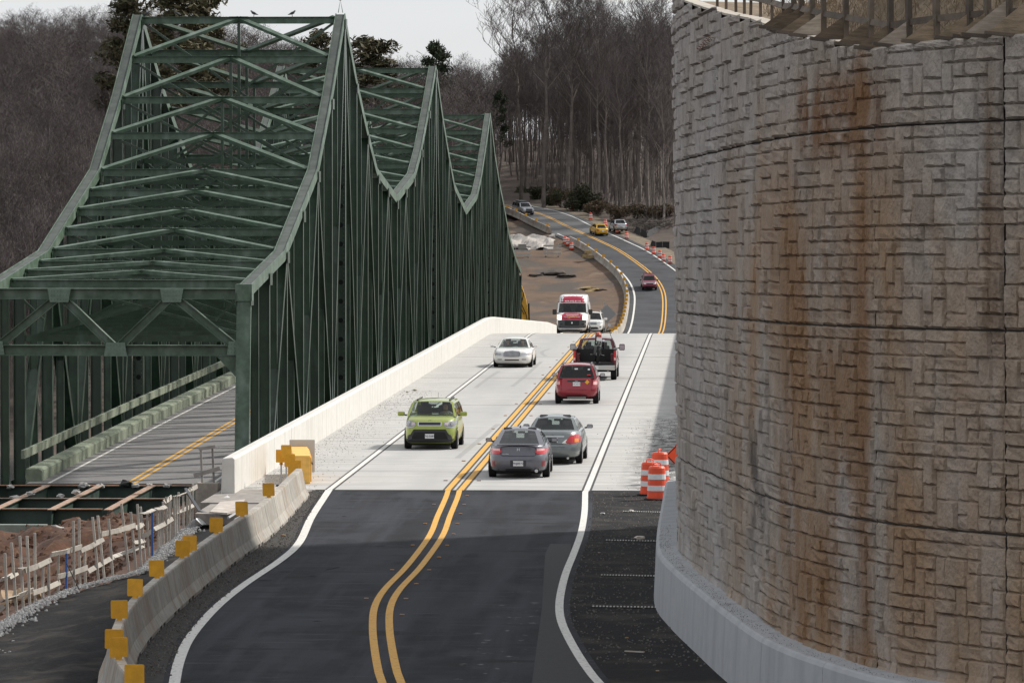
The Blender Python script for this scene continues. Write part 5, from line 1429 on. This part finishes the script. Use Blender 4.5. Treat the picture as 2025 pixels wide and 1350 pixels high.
c.patch('bumper_slot', [(.6, .66, .7), (.76, .66, .7)], 'f', under, .026, mirror=True); c.patch('bumper_slot', [(.72, .44, .5), (.86, .44, .5)], 'f', under, .026, mirror=True)
c.patch('head_lamp', [(.68, .96, 1.2), (.85, .95, 1.27), (.99, 1.0, 1.3)], 'f', mat('lit_head_lamp', (.9, .85, .75), .2, emit=(1, .82, .6, 1.6)), .02, mirror=True)
hp = c.patch('red_bonnet_panel', [(-.66, .97, 1.28), (-.5, .965, 1.39), (.5, .965, 1.39), (.66, .97, 1.28)], 'f', vred, .016)
c.text('EXVEO', .2, 0, 1.17, 'f', mat('gold_lettering', (.75, .42, .03), .5), .035, 'lettering', hp)
c.text('ones', .09, .2, 1.07, 'f', mat('white_lettering', (.8, .8, .8), .5), .035, 'lettering', hp)
c.patch('white_stripe', [(-.42, 1.28, 1.3), (.42, 1.28, 1.3)], 'f', mat('white_lettering', (.8, .8, .8), .5), .024, parent=hp)
MB().box((.96, .1, 1.6), (.02, 2.0, .9)).build('red_side_panel', vred, c.o)
c.mirrors(1.75, 1.45, 1.02, black_trim, (.26, .16, .34))
# --- white suv behind the van
p = at(1170, 655, 366); p.z = zdeck(366); p.y += 2.4
c = Car('white_suv_car', 'white SUV half hidden behind the delivery van', 'car',
        [(.3, -2.2, 2.2, .84, 6), (.4, -2.36, 2.36, .92, 6), (.6, -2.4, 2.4, .955, 5.5), (.8, -2.4, 2.38, .96, 5), (.98, -2.38, 2.25, .945, 5), (1.08, -2.36, 1.9, .92, 5), (1.14, -2.34, 1.5, .9, 5)],
        dict(zb=1.13, zr=1.68, yrb=-2.2, yfb=1.3, yrt=-1.8, yft=.5, wb=.89, wr=.68, win=[(.05, .3), (.33, .62), (.65, .94)], crown=.04, fi=(.05, .06)), p, R(180-1), wcol, W(1.4, -1.4, .37, .24, .95), glass_dark)
c.patch('head_lamp', [(.5, .92, .98), (.7, .86, 1.02), (.92, .9, 1.04)], 'f', lamp_clear, .02, mirror=True)
c.patch('grille', [(-.45, .78, .98), (.45, .78, .98)], 'f', mat('grille_shadow', (.1, .1, .105), .4, .5), .02); c.patch('grille_bar', [(-.5, .86, .9), (.5, .86, .9)], 'f', chrome, .03)
c.patch('air_intake', [(-.6, .42, .46), (-.5, .4, .58), (.5, .4, .58), (.6, .42, .46)], 'f', black_trim, .02)
c.patch('fog_lamp', [(.68, .54, .6), (.82, .56, .64)], 'f', black_trim, .02, mirror=True)
for x in (-.62, .62): MB().bar((x, -1.5, 1.77), (x, .3, 1.76), .05, .05).build('roof_rail', wcol, c.o)
c.mirrors(.9, 1.2, .98, wcol, (.24, .14, .17))

# --- dark red pickup with open bed
pcol = paint('maroon_paint', (.11, .006, .016), .3)
p = lane(1177, 752); p.y += 2.85
c = Car('pickup_truck', 'dark red pickup truck with open bed carrying a motorcycle', 'truck',
        [(.4, -.7, 2.6, .85, 7), (.5, -.75, 2.78, .95, 7), (.75, -.78, 2.85, 1.0, 7), (.95, -.78, 2.82, 1.0, 7), (1.15, -.78, 2.7, .98, 6), (1.24, -.78, 2.3, .96, 6)],
        dict(zb=1.23, zr=1.86, yrb=-.72, yfb=1.3, yrt=-.55, yft=.6, wb=.93, wr=.74, ri=(.07, .12), rb0=.06, win=[(.06, .42), (.46, .93)], crown=.045, br=.02), p, R(-.5), pcol, [(1.9, .4, .27, .99), (-1.75, .4, .27, .99)], glass_clear)
for sg in (-1, 1):
    w_ = MB().box((sg*.94, -1.82, .98), (.12, 2.1, .9)).box((sg*.86, -1.75, .98), (.28, .95, .5)).build('bed_side', pcol, c.o, bevel=.03)
    MB().box((sg*.93, -1.82, 1.445), (.17, 2.1, .03)).build('bed_rail', black_trim, w_)
    MB().box((sg*.945, -2.872, 1.14), (.11, .03, .44)).build('tail_lamp', tail_red, c.o, bevel=.02)
    MB().box((sg*.945, -2.884, 1.0), (.085, .02, .12)).build('reversing_lamp', tail_pink, c.o)
MB().box((0, -1.82, .76), (1.8, 2.1, .1)).build('bed_floor', black_trim, c.o)
MB().box((0, -.82, 1.05), (1.8, .06, .7)).build('bed_front', black_trim, c.o)
MB().box((0, -2.84, .66), (1.8, .1, .22)).build('rear_panel', under, c.o)
b = MB().box((0, -2.98, .6), (1.9, .22, .22)).build('rear_bumper', mat('brushed_bumper', (.5, .49, .47), .3, .85), c.o, bevel=.03)
MB().box((0, -3.092, .6), (.36, .01, .16)).build('number_plate', plate_white, b)
MB().tube([(.62, -2.9, .4), (.62, -2.5, .42)], .04, 8).build('exhaust', chrome, c.o); MB().box((0, -1.75, .42), (1.6, .12, .12)).build('rear_axle', under, c.o)
MB().box((0, -2.55, .38), (.3, .4, .3)).build('spare_wheel_carrier', under, c.o)
c.mirrors(1.15, 1.42, 1.02, black_trim, (.26, .12, .3))
# motorcycle strapped upright in the pickup bed, rear wheel towards the camera
mt = thing('motorcycle', 'orange and black dirt motorcycle strapped upright in the pickup bed', 'motorcycle', p+Vector((.05, -1.85, .81)), R(2))
mt.rotation_euler = (0, R(4), R(3)); mt.scale = (1.25,)*3
for y, r in ((-.72, .32), (.7, .35)):
    wv = MB()
    for k in range(26):
        pass
    wv.lathe([(r-.06, -.05), (r-.01, -.055), (r, -.03), (r+.008, 0), (r, .03), (r-.01, .055), (r-.06, .05)], 26, (0, y, r), 'X', caps=False)
    w_ = wv.build('wheel', black_rubber, mt)
    MB().lathe([(r-.075, -.03), (r-.06, -.03), (r-.06, .03), (r-.075, .03)], 22, (0, y, r), 'X', caps=False).lathe([(.03, -.07), (.06, -.07), (.06, .07), (.03, .07)], 10, (0, y, r), 'X').build('hub', rim_mat, w_)
om = mat('bike_orange', (.42, .06, .02), .4)
MB().tube([(0, -.72, .32), (0, -.2, .45), (0, .25, .5), (0, .42, .95)], .035, 6).tube([(0, .42, .95), (0, -.1, .8), (0, -.45, .85)], .03, 6).build('frame', mat('bike_frame', (.1, .1, .1), .4, .5), mt)
MB().tube([(-.09, .7, .35), (-.09, .45, 1.05)], .028, 8).tube([(.09, .7, .35), (.09, .45, 1.05)], .028, 8).build('fork', chrome, mt)
MB().box((0, .02, .45), (.28, .4, .36)).build('engine', mat('dull_engine', (.16, .16, .16), .5, .6), mt, bevel=.05)
MB().tube([(0, .38, .98), (0, .2, 1.03), (0, -.05, .95)], [.07, .11, .08], 10).build('fuel_tank', om, mt, smooth=True)
MB().tube([(0, .05, .94), (0, -.3, .93), (0, -.65, .98)], [.09, .11, .06], 8).build('saddle', black_rubber, mt, smooth=True)
MB().prism([(-.08, -.45, .86), (.08, -.45, .86), (.07, -1.05, 1.0), (-.07, -1.05, 1.0)], (0, 0, .03)).build('rear_fender', om, mt)
MB().box((0, -1.03, .9), (.2, .015, .14)).build('number_plate', plate_white, mt); MB().box((0, -1.05, 1.0), (.1, .04, .05)).build('tail_lamp', tail_red, mt)
MB().prism([(-.07, .35, .82), (.07, .35, .82), (.06, 1.05, .86), (-.06, 1.05, .86)], (0, 0, .03)).build('front_fender', om, mt)
MB().tube([(-.42, .28, 1.2), (-.2, .38, 1.12), (0, .42, 1.08), (.2, .38, 1.12), (.42, .28, 1.2)], .016, 8).build('handlebar', mat('bike_frame', (.1, .1, .1), .4, .5), mt)
for sg in (-1, 1):
    MB().tube([(sg*.3, .33, 1.17), (sg*.46, .26, 1.22)], .028, 8).build('grip', black_rubber, mt)
    st_ = MB().tube([(sg*.26, .34, 1.16), (sg*.36, .36, 1.36)], .01, 5).build('mirror_stalk', black_rubber, mt)
    MB().lathe([(.06, -.01), (.055, .012)], 12, (sg*.38, .36, 1.41), 'Y').build('mirror', chrome, st_)
    MB().bar((sg*.1, .0, .3), (sg*.26, -.02, .28), .03, .03).build('foot_peg', chrome, mt)
    MB().tube([(sg*.4, .3, 1.18), (sg*.85, .9, .1)], .012, 4).build('strap', mat('black_webbing', (.02, .02, .02), .9), mt)
MB().tube([(.12, .1, .4), (.16, -.3, .5), (.17, -.85, .85)], [.025, .05, .05], 8).build('silencer', chrome, mt)
MB().box((0, .5, 1.0), (.2, .06, .22)).build('headlamp_cowl', black_trim, mt, bevel=.03)

# --- cars on the far road
def far_pos(px, py, u_fix=None):
    Y = drow(py); q = at(px, py, Y); return Vector((q.x, q.y, zroad(q.y)))
def heading(y): return math.atan2(-(xroad(y+4)-xroad(y-4)), 8)
def far_pitch(y): return math.atan2(zroad(y+3)-zroad(y-3), 6)
mcol = paint('plum_red_paint', (.2, .02, .05), .3)
SUVS = [(.35, -2.1, 2.1, .8, 6), (.45, -2.25, 2.25, .88, 6), (.6, -2.3, 2.3, .915, 6), (.8, -2.29, 2.27, .915, 6), (.95, -2.26, 2.2, .91, 5.5), (1.08, -2.24, 1.9, .88, 5), (1.13, -2.2, 1.4, .86, 5)]
def far_car(name, label, sl, gh, px, py, away, col, wh, glass, sc, yaw=0, cat='car', pz=0):
    q = far_pos(px, py); h = heading(q.y); pit = far_pitch(q.y)
    if pz: q = at(px, py, drow(py)); pit = 0
    c = Car(name, label, cat, sl, gh, q, (h if away else h+R(180))+yaw, col, wh, glass, sc)
    c.o.rotation_euler = (pit if away else -pit, 0, c.o.rotation_euler.z)
    return c
c = far_car('distant_suv_car', 'plum red SUV driving down the far road beside the yellow line', SUVS, dict(zb=1.12, zr=1.64, yrb=-2.1, yfb=1.15, yrt=-1.9, yft=.45, wb=.84, wr=.66, win=[(.05, .3), (.33, .62), (.65, .94)], crown=.03), 1283, 570, False, mcol, W(1.35, -1.35, .37, .24, .91), glass_dark, 1.05)
c.patch('grille', [(-.4, .82, .98), (.4, .82, .98)], 'f', black_trim, .02); c.patch('grille_bar', [(-.42, .96, 1.0), (.42, .96, 1.0)], 'f', chrome, .03)
c.patch('head_lamp', [(.46, .82, .98), (.86, .82, .98)], 'f', lamp_clear, .02, mirror=True); c.patch('bumper', [(-.88, .45, .62), (.88, .45, .62)], 'f', mcol, .05); c.patch('air_intake', [(-.5, .48, .58), (.5, .48, .58)], 'f', black_trim, .06)
for x in (-.6, .6): MB().bar((x, -1.6, 1.7), (x, .3, 1.69), .05, .05).build('roof_rail', chrome, c.o)
c.mirrors(.75, 1.15, .92, black_trim)
ycol = paint('taxi_yellow_paint', (.62, .36, .02), .1)
SED = [(.2, -1.95, 1.95, .75, 6), (.3, -2.15, 2.15, .82, 6), (.5, -2.2, 2.2, .855, 5), (.7, -2.17, 2.1, .855, 5), (.85, -2.13, 1.9, .84, 5), (.95, -2.05, 1.3, .8, 5)]
c = far_car('distant_sedan_car', 'yellow small sedan driving away up the far road', SED, dict(zb=.94, zr=1.36, yrb=-1.55, yfb=1.1, yrt=-.9, yft=.2, wb=.77, wr=.57, crown=.04, win=[(.1, .46), (.51, .92)]), 1184, 463, True, ycol, W(1.3, -1.3, .3, .2, .85), glass_dark, 1.08)
c.patch('tail_lamp', [(.48, .68, .84), (.8, .68, .84)], 'r', tail_red, .02, mirror=True); c.patch('bumper_gap', [(-.75, .58, .6), (.75, .58, .6)], 'r', black_trim, .01); c.plate(0, .66, 'r', None); c.mirrors(.6, 1.0, .86, black_trim); c.patch('lower_bumper', [(-.6, .22, .32), (.6, .22, .32)], 'r', black_trim, .012)
vsil = paint('silver_paint', (.36, .37, .39), .5)
c = far_car('parked_sedan_car', 'silver sedan parked on the far right verge behind a traffic drum', SED, dict(zb=.94, zr=1.4, yrb=-1.6, yfb=1.1, yrt=-1.0, yft=.25, wb=.78, wr=.6, crown=.04, win=[(.1, .46), (.51, .92)]), 1222, 457, True, vsil, W(1.3, -1.3, .31, .21, .85), glass_dark, 1.15, R(-4), pz=1)
c.patch('tail_lamp', [(.55, .72, .86), (.82, .72, .86)], 'r', mat('dark_red_reflector', (.22, .01, .02), .3), .02, mirror=True); c.patch('trim_strip', [(-.6, .85, .89), (.6, .85, .89)], 'r', chrome, .02); c.plate(.3, .5, 'r', None); c.mirrors(.6, 1.0, .86, vsil)
c = far_car('distant_offroad_car', 'silver grey off-roader with roof rack coming down the far road', SUVS, dict(zb=1.12, zr=1.66, yrb=-2.1, yfb=1.05, yrt=-1.95, yft=.4, wb=.84, wr=.68, win=[(.05, .3), (.33, .62), (.65, .94)], crown=.02), 1034, 425, False, vsil, W(1.3, -1.35, .38, .25, .91), glass_dark, 1.08, R(9))
c.patch('bumper', [(-.9, .45, .72), (.9, .45, .72)], 'f', black_trim, .06); c.patch('grille', [(-.45, .74, .98), (.45, .74, .98)], 'f', black_trim, .02); c.patch('head_lamp', [(.48, .8, .98), (.86, .8, .98)], 'f', lamp_clear, .02, mirror=True); c.mirrors(.75, 1.15, .92, black_trim)
MB().box((0, -.7, 1.78), (1.2, 1.8, .12)).build('roof_rack', black_trim, c.o, bevel=.03)

# ------------------------------------------------------------ people seated in the cars
def seated_figure():
    J = {'pelvis': ((0, 0, .1), .15), 'waist': ((0, -.03, .25), .14), 'chest': ((0, -.06, .45), .165), 'collar': ((0, -.06, .57), .09), 'neck': ((0, -.04, .64), .055), 'jaw': ((0, .0, .71), .078), 'skull': ((0, -.015, .81), .095), 'crown': ((0, -.02, .88), .06), 'nose': ((0, .085, .765), .02),
         'shl': ((-.19, -.06, .54), .075), 'ell': ((-.26, .1, .33), .05), 'wrl': ((-.17, .34, .42), .035), 'hal': ((-.14, .42, .46), .04), 'shr': ((.19, -.06, .54), .075), 'elr': ((.26, .1, .33), .05), 'wrr': ((.17, .34, .42), .035), 'har': ((.14, .42, .46), .04),
         'hil': ((-.1, .06, .08), .1), 'knl': ((-.13, .46, .16), .075), 'anl': ((-.13, .62, -.22), .05), 'tol': ((-.13, .78, -.25), .04), 'hir': ((.1, .06, .08), .1), 'knr': ((.13, .46, .16), .075), 'anr': ((.13, .62, -.22), .05), 'tor': ((.13, .78, -.25), .04)}
    E = [('pelvis', 'waist'), ('waist', 'chest'), ('chest', 'collar'), ('collar', 'neck'), ('neck', 'jaw'), ('jaw', 'skull'), ('skull', 'crown'), ('jaw', 'nose'), ('collar', 'shl'), ('shl', 'ell'), ('ell', 'wrl'), ('wrl', 'hal'), ('collar', 'shr'), ('shr', 'elr'), ('elr', 'wrr'), ('wrr', 'har'), ('pelvis', 'hil'), ('hil', 'knl'), ('knl', 'anl'), ('anl', 'tol'), ('pelvis', 'hir'), ('hir', 'knr'), ('knr', 'anr'), ('anr', 'tor')]
    names = list(J); me = bpy.data.meshes.new('person')
    me.from_pydata([J[n][0] for n in names], [(names.index(a), names.index(b)) for a, b in E], [])
    o = link('person', me); sk = o.modifiers.new('skin', 'SKIN')
    for i, n in enumerate(names):
        d = me.skin_vertices[0].data[i]; d.radius = (J[n][1], J[n][1]); d.use_root = (n == 'pelvis')
    sb = o.modifiers.new('sub', 'SUBSURF'); sb.levels = sb.render_levels = 2
    dg = bpy.context.evaluated_depsgraph_get(); out = bpy.data.meshes.new_from_object(o.evaluated_get(dg))
    bpy.data.objects.remove(o)
    return out
fig = seated_figure()
def clothed(cloth, skin, name):
    me = fig.copy(); me.materials.clear(); me.materials.append(cloth); me.materials.append(skin)
    for pl in me.polygons:
        c = pl.center; pl.material_index = 1 if (c.z > .6 or (c.y > .3 and c.z > .36)) else 0; pl.use_smooth = True
    return me
skin_m = mat('skin', (.42, .24, .16), .6); hair_d = mat('dark_hair', (.03, .022, .018), .7)
hair_mesh = MB()
for i in range(7):
    th = i/6*1.75
    for k in range(14):
        a = 2*math.pi*k/14; hair_mesh.v.append((.103*math.sin(th)*math.cos(a), .108*math.sin(th)*math.sin(a)-.02-.02*(i/6), .112*math.cos(th)))
hair_mesh.f = [(j*14+k, j*14+(k+1) % 14, (j+1)*14+(k+1) % 14, (j+1)*14+k) for j in range(6) for k in range(14)]
hm = hair_mesh.mesh('hair', hair_d, True)
for v in hm.vertices:
    if v.co.y > .03 and v.co.z < .05: v.co.y = .03
def person(car, x, label, cloth, hair=True, passenger=False):
    g = car.g; ym = (g['yfb']+g['yft'])/2; base = car.o.matrix_world
    rz = car.o.rotation_euler.z
    loc = Vector(car.o.location)+Matrix.Rotation(rz, 3, 'Z') @ Vector((x, ym-1.0, g['zb']-.52))
    o = tag(link('person', clothed(cloth, skin_m, 'person'), None, loc, (0, 0, rz)), label, 'person')
    if hair: link('hair', hm, o, (0, -.012, .83))
    return o
person(kia, -.37, 'driver in a pale top behind the windscreen of the green hatchback', mat('cream_cloth', (.45, .42, .38), .9))
person(marquis, -.37, 'driver in a dark top in the white sedan', mat('navy_cloth', (.03, .04, .07), .9))
person(marquis, .37, 'front passenger in dark clothes in the white sedan', mat('charcoal_cloth', (.03, .03, .03), .9))
person(accord, -.37, 'driver of the dark grey coupe seen through its rear window', mat('slate_cloth', (.06, .07, .09), .9))
person(avalon, -.37, 'driver of the grey sedan seen through its rear window', mat('brown_cloth', (.09, .06, .05), .9))
# ------------------------------------------------------------ woods on the far bank
bark = mat('grey_bark', (.17, .145, .128), .95, var=.3, scale=1.2, rand=.4)
twig = mat('purple_brown_twigs', (.105, .088, .083), .95, rand=.3)
def bare_tree(seed, h, spread=1.0, nb=26, low=.38):
    r = random.Random(seed); tr, cr_ = MB(), MB()
    pts = []; x = y = 0.0; n = 9
    for i in range(n+1):
        t = i/n; pts.append(Vector((x, y, h*.94*t))); x += r.gauss(0, .16); y += r.gauss(0, .16)
    r0 = .012*h
    tr.tube(pts, [r0*(1-.9*(i/n)**.8)+.015 for i in range(n+1)], 6, caps=False)
    def grow(mb, p, d, L, rad, lvl):
        q = [p]; dd = d.copy(); m = 3 if lvl < 2 else 2
        for k in range(m):
            dd = (dd+Vector((r.gauss(0, .17), r.gauss(0, .17), r.gauss(.09, .12)))).normalized(); q.append(q[-1]+dd*(L/m))
        mb.tube(q, [max(.014, rad*(1-.75*k/m)) for k in range(m+1)], 4 if lvl == 0 else 3, caps=False)
        if lvl < 3:
            for k in range((6, 5, 3)[lvl]):
                t = r.uniform(.25, 1.0); j = min(m-1, int(t*m)); b = q[j]+(q[j+1]-q[j])*(t*m-j)
                a = r.uniform(0, 6.28); side = Vector((math.cos(a), math.sin(a), r.uniform(-.1, .6)))
                grow(cr_, b, (dd*.75+side*.75).normalized(), L*r.uniform(.35, .6), rad*.5, lvl+1)
    for k in range(nb):
        t = low+(1-low)*(k+.5)/nb; i = min(n-1, int(t*n)); b = pts[i]+(pts[i+1]-pts[i])*(t*n-i)
        a = k*2.4+r.uniform(-.4, .4); el = R(28+35*t+r.uniform(-10, 10))
        d = Vector((math.cos(a)*math.cos(el), math.sin(a)*math.cos(el), math.sin(el)))
        L = spread*h*(.26-.15*abs(t-.55))*r.uniform(.7, 1.2)
        grow(tr if L > .2*h else cr_, b, d, L, r0*.42*(1.25-t), 0)
    return tr.mesh('trunk', bark), cr_.mesh('crown', twig)
protos = [bare_tree(1, 20, .95, 20, .5), bare_tree(2, 22, 1.1, 20, .55), bare_tree(3, 18, .9, 22, .42), bare_tree(4, 24, 1.1, 18, .58), bare_tree(5, 21, .8, 22, .48), bare_tree(6, 16, 1.1, 20, .35)]
# pines and evergreen shrubs: leaf clumps through the crown
def clump_mesh(seed, centers, n, size, m, name='crown'):
    r = random.Random(seed); vv = []; ff = []
    for i in range(n):
        c, rad = r.choice(centers); d = Vector((r.gauss(0, 1), r.gauss(0, 1), r.gauss(0, 1))).normalized()*rad*(r.random()**.45)
        p = Vector(c)+Vector((d.x, d.y, d.z*.75)); u = Vector((r.gauss(0, 1), r.gauss(0, 1), r.gauss(0, .7))).normalized(); w = u.cross(Vector((r.gauss(0, 1), r.gauss(0, 1), r.gauss(0, 1)))).normalized()
        s = size*r.uniform(.6, 1.3); k = len(vv); vv += [p-u*s-w*s*.22, p+u*s*.2-w*s*.3, p+u*s+w*s*.1, p+u*s*.1+w*s*.3]; ff.append((k, k+1, k+2, k+3))
    mb = MB(); mb.v = [tuple(v) for v in vv]; mb.f = ff
    return mb.mesh(name, m)
needle = mat('pine_needles', (.06, .06, .028), .9, var=.5, scale=.8, rand=.2, alt=(.1, .082, .042))
needle_dk = mat('dark_needles', (.022, .035, .018), .9, var=.5, scale=.8, rand=.2, alt=(.04, .05, .022))
def pine(seed, h, m):
    r = random.Random(seed); tr = MB().tube([(0, 0, 0), (r.gauss(0, .2), r.gauss(0, .2), h*.5), (0, 0, h*.97)], [.012*h, .009*h, .02], 7)
    cs = []
    for k in range(16):
        t = .5+.5*k/16; a = k*2.4; L = h*.17*(1.15-t)*1.9*r.uniform(.6, 1.15); e = Vector((math.cos(a)*L, math.sin(a)*L, h*t+L*.25))
        tr.tube([(0, 0, h*t), e], [.05, .02], 4, caps=False); cs += [(e, h*.055*r.uniform(.8, 1.3)), (e*.6+Vector((0, 0, h*t*.4)), h*.045)]
    cs.append((Vector((0, 0, h*.97)), h*.06))
    return tr.mesh('trunk', bark), clump_mesh(seed, cs, 5200, h*.016, m)
pines = [pine(11, 22, needle), pine(12, 22, needle_dk)]
def put(mesh_pair, p, s, rz, label, group, name='bare_tree', cat='tree'):
    o = thing(name, label, cat, p, rz, group); o.scale = (s[0], s[0], s[1])
    link('trunk', mesh_pair[0], o); link('crown', mesh_pair[1], o)
    return o
tr_ = random.Random(21)
def px_of(x, y): return 1395+x/y*FPX
spots = []
for i in range(15000):
    Y = tr_.uniform(500, 900); px = tr_.uniform(-60, 1345); x = (px-1395)/FPX*Y
    u = x-xroad(Y)
    left = px < 960
    if left:
        if x > -30 and Y < 735 and u < 12: continue
        if (px > 520 and Y < 604) or (x > -62 and Y < 600+1.2*(x+62) and px > 300): continue
    else:
        if u < 13 and Y < 760: continue
        if Y > 760 and abs(u) < 6: continue
    if any((x-a)**2+(Y-b)**2 < 6.0 for a, b in spots): continue
    spots.append((x, Y))
    if len(spots) >= 1450: break
spots.sort(key=lambda s_: s_[1])
def vis_rank(s_): return s_[1]
lefts = [s_ for s_ in spots if px_of(*s_) <= 985]; rights = [s_ for s_ in spots if px_of(*s_) > 985]
near = lefts[:165]+rights[:125]; back = lefts[165:]+rights[125:]
for (x, Y) in near:
    px = px_of(x, Y); k = tr_.randrange(6); s = tr_.uniform(.68, .95)
    right = px > 985
    sz = s*(1.18 if right else 1.0)
    put(protos[k], (x, Y, z_far(x, Y)-.2), (s, sz), tr_.uniform(0, 6.28), 'bare grey tree in the dense wood right of the far road' if right else 'bare grey tree in the hillside wood behind the green truss bridge', 'bare trees of the right hand wood' if right else 'bare trees of the hillside wood')
# the mass of trees farther back, too many to tell apart
vs_l, fs_l, mi = [], [], []
tot = 0
arr = []
for tm, cm in protos:
    for me in (tm, cm):
        v = np.empty(len(me.vertices)*3, dtype=np.float32); me.vertices.foreach_get('co', v); f = np.array([p.vertices[:] for p in me.polygons if len(p.vertices) == 4], dtype=np.int64)
        arr.append((v.reshape(-1, 3), f))
for (x, Y) in back:
    k = tr_.randrange(6); s = tr_.uniform(.6, .85)*(1-.22*smoothstep(Y, 720, 800)); a = tr_.uniform(0, 6.28); z = z_far(x, Y)-.2; c_, q = math.cos(a), math.sin(a)
    for w in (0, 1):
        v, f = arr[2*k+w]
        if w == 1:
            f = f[np.arange(len(f)) % 3 == tr_.randrange(3)]
            ids, inv = np.unique(f, return_inverse=True); v = v[ids]; f = inv.reshape(-1, 4)
        o = np.empty_like(v); o[:, 0] = (v[:, 0]*c_-v[:, 1]*q)*s*(1.25 if w else 1)+x; o[:, 1] = (v[:, 0]*q+v[:, 1]*c_)*s+Y; o[:, 2] = v[:, 2]*s+z
        vs_l.append(o); fs_l.append(f+tot); tot += len(v)
V = np.concatenate(vs_l); F = np.concatenate(fs_l)
me = bpy.data.meshes.new('far_woods')
me.vertices.add(len(V)); me.vertices.foreach_set('co', V.ravel())
me.loops.add(len(F)*4); me.loops.foreach_set('vertex_index', F.astype(np.int32).ravel())
me.polygons.add(len(F)); me.polygons.foreach_set('loop_start', np.arange(0, len(F)*4, 4, dtype=np.int32)); me.polygons.foreach_set('loop_total', np.full(len(F), 4, dtype=np.int32))
me.update(calc_edges=True); me.materials.append(twig)
stuff(tag(link('far_woods', me), 'dense mass of bare trees farther up the wooded far bank', 'woods'))
mb = MB()
for i in range(8500):
    px = tr_.uniform(-40, 1345); Y = tr_.uniform(590, 760) if px < 960 else tr_.uniform(600, 900); x = (px-1395)/FPX*Y; u = x-xroad(Y)
    if u < 12 and not (px < 960 and x < -34): continue
    z = z_far(x, Y)-.1; h = tr_.uniform(1.2, 6); lx, ly = tr_.gauss(0, .12)*h, tr_.gauss(0, .1)*h; r_ = .012+.004*h
    mb.tube([(x, Y, z), (x+lx*.5, Y+ly*.4, z+h*.55), (x+lx, Y+ly, z+h)], [r_*1.3, r_, .01], 3, caps=False)
    for k in range(2): mb.tube([(x+lx*.4, Y, z+h*(.4+.2*k)), (x+lx*.4+tr_.gauss(0, .5), Y+tr_.gauss(0, .4), z+h*(.75+.15*k))], [.016, .01], 3, caps=False)
stuff(tag(mb.build('undergrowth', twig), 'tangled bare saplings and brush under the trees of the far bank', 'undergrowth'))
# individual standouts
for i, (px, Y, top, k, lb) in enumerate(((1075, 690, -8, 3, 'tall bare tree on the skyline right of the bridge peaks'), (1120, 700, 12, 1, 'tall forked bare tree in the middle of the right skyline'), (1170, 705, 8, 3, 'broad bare tree with rounded crown on the right skyline'), (1265, 690, 25, 0, 'bare tree standing tall close to the wall edge'), (1030, 700, 5, 1, 'leaning tall bare tree left of the right skyline group'))):
    p = at(px, 420, Y); z0 = z_far(p.x, p.y); zt = at(px, top, Y).z; s = (zt-z0)/(20, 22, 18, 24, 21, 16)[k]
    put(protos[k], (p.x, p.y, z0-.2), (s*.95, s), i*1.3, lb, None)
for i, (px, Y, top, w, k, lb) in enumerate(((255, 640, -10, .9, 0, 'tall pine behind the left truss peak'), (345, 650, -25, 1.1, 0, 'broad pine behind the top strut of the truss'), (405, 655, -12, .9, 0, 'shorter pine right of the broad one behind the top strut'), (630, 680, 62, 1.0, 0, 'brownish pine behind the right truss peak'), (735, 670, 75, 1.5, 0, 'broad brown green pine between the first two bridge peaks'), (864, 690, 84, .8, 1, 'small dark pine left of the right skyline group'), (986, 715, 180, .6, 1, 'slim dark evergreen above the far road'))):
    p = at(px, 420, Y); z0 = z_far(p.x, p.y); zt = at(px, top, Y).z; s = (zt-z0)/22
    put(pines[k], (p.x, p.y, z0-.2), (s*w, s), i*1.1, lb, None, 'pine_tree')
bush_m = mat('evergreen_leaves', (.03, .045, .018), .85, var=.5, scale=1.2, rand=.25, alt=(.065, .06, .028))
brown_bush = mat('brown_brush_leaves', (.09, .065, .04), .9, var=.4, scale=1.5, rand=.25)
def bush(seed, m):
    r = random.Random(seed); cs = [(Vector((r.gauss(0, 1.0), r.gauss(0, .8), .7+r.random()*1.5)), .8) for _ in range(9)]
    st = MB()
    for k in range(7): st.tube([(0, 0, 0), tuple(cs[k][0])], [.06, .02], 4, caps=False)
    return st.mesh('stem', bark), clump_mesh(seed, cs, 2600, .17, m)
bs = [bush(31, bush_m), bush(32, bush_m), bush(33, brown_bush)]
for i, (px, py, s, k, lb) in enumerate(((1036, 398, 1.0, 0, 'dark green shrub leftmost on the far verge'), (1062, 403, 1.1, 1, 'dark green shrub second from left on the far verge'), (1092, 409, 1.0, 0, 'dark green shrub between the second and third drum'), (1110, 414, 1.2, 2, 'brown brushy shrub left of the big green one'), (1135, 420, 1.3, 1, 'big dark green shrub in the middle of the far verge'), (1158, 424, 1.7, 0, 'largest green shrub near the yellow car'), (1180, 436, 1.1, 2, 'brown shrub right of the largest green one'), (1228, 446, 1.1, 2, 'brown shrub behind the parked silver car'), (1262, 448, 1.2, 2, 'brown shrub left of the brush pile'), (1300, 452, 1.3, 2, 'brown shrub right of the brush pile'), (1010, 392, 1.0, 2, 'brown shrub at the left end of the far verge'))):
    Y = drow(py)+9; p = at(px, py, Y); z = z_far(p.x, p.y)
    o = thing('shrub', lb, 'shrub', (p.x, p.y, min(z, p.z)-.1 if True else z), i*1.7); o.scale = (s, s, s*1.05)
    link('stem', bs[k][0], o); link('crown', bs[k][1], o)
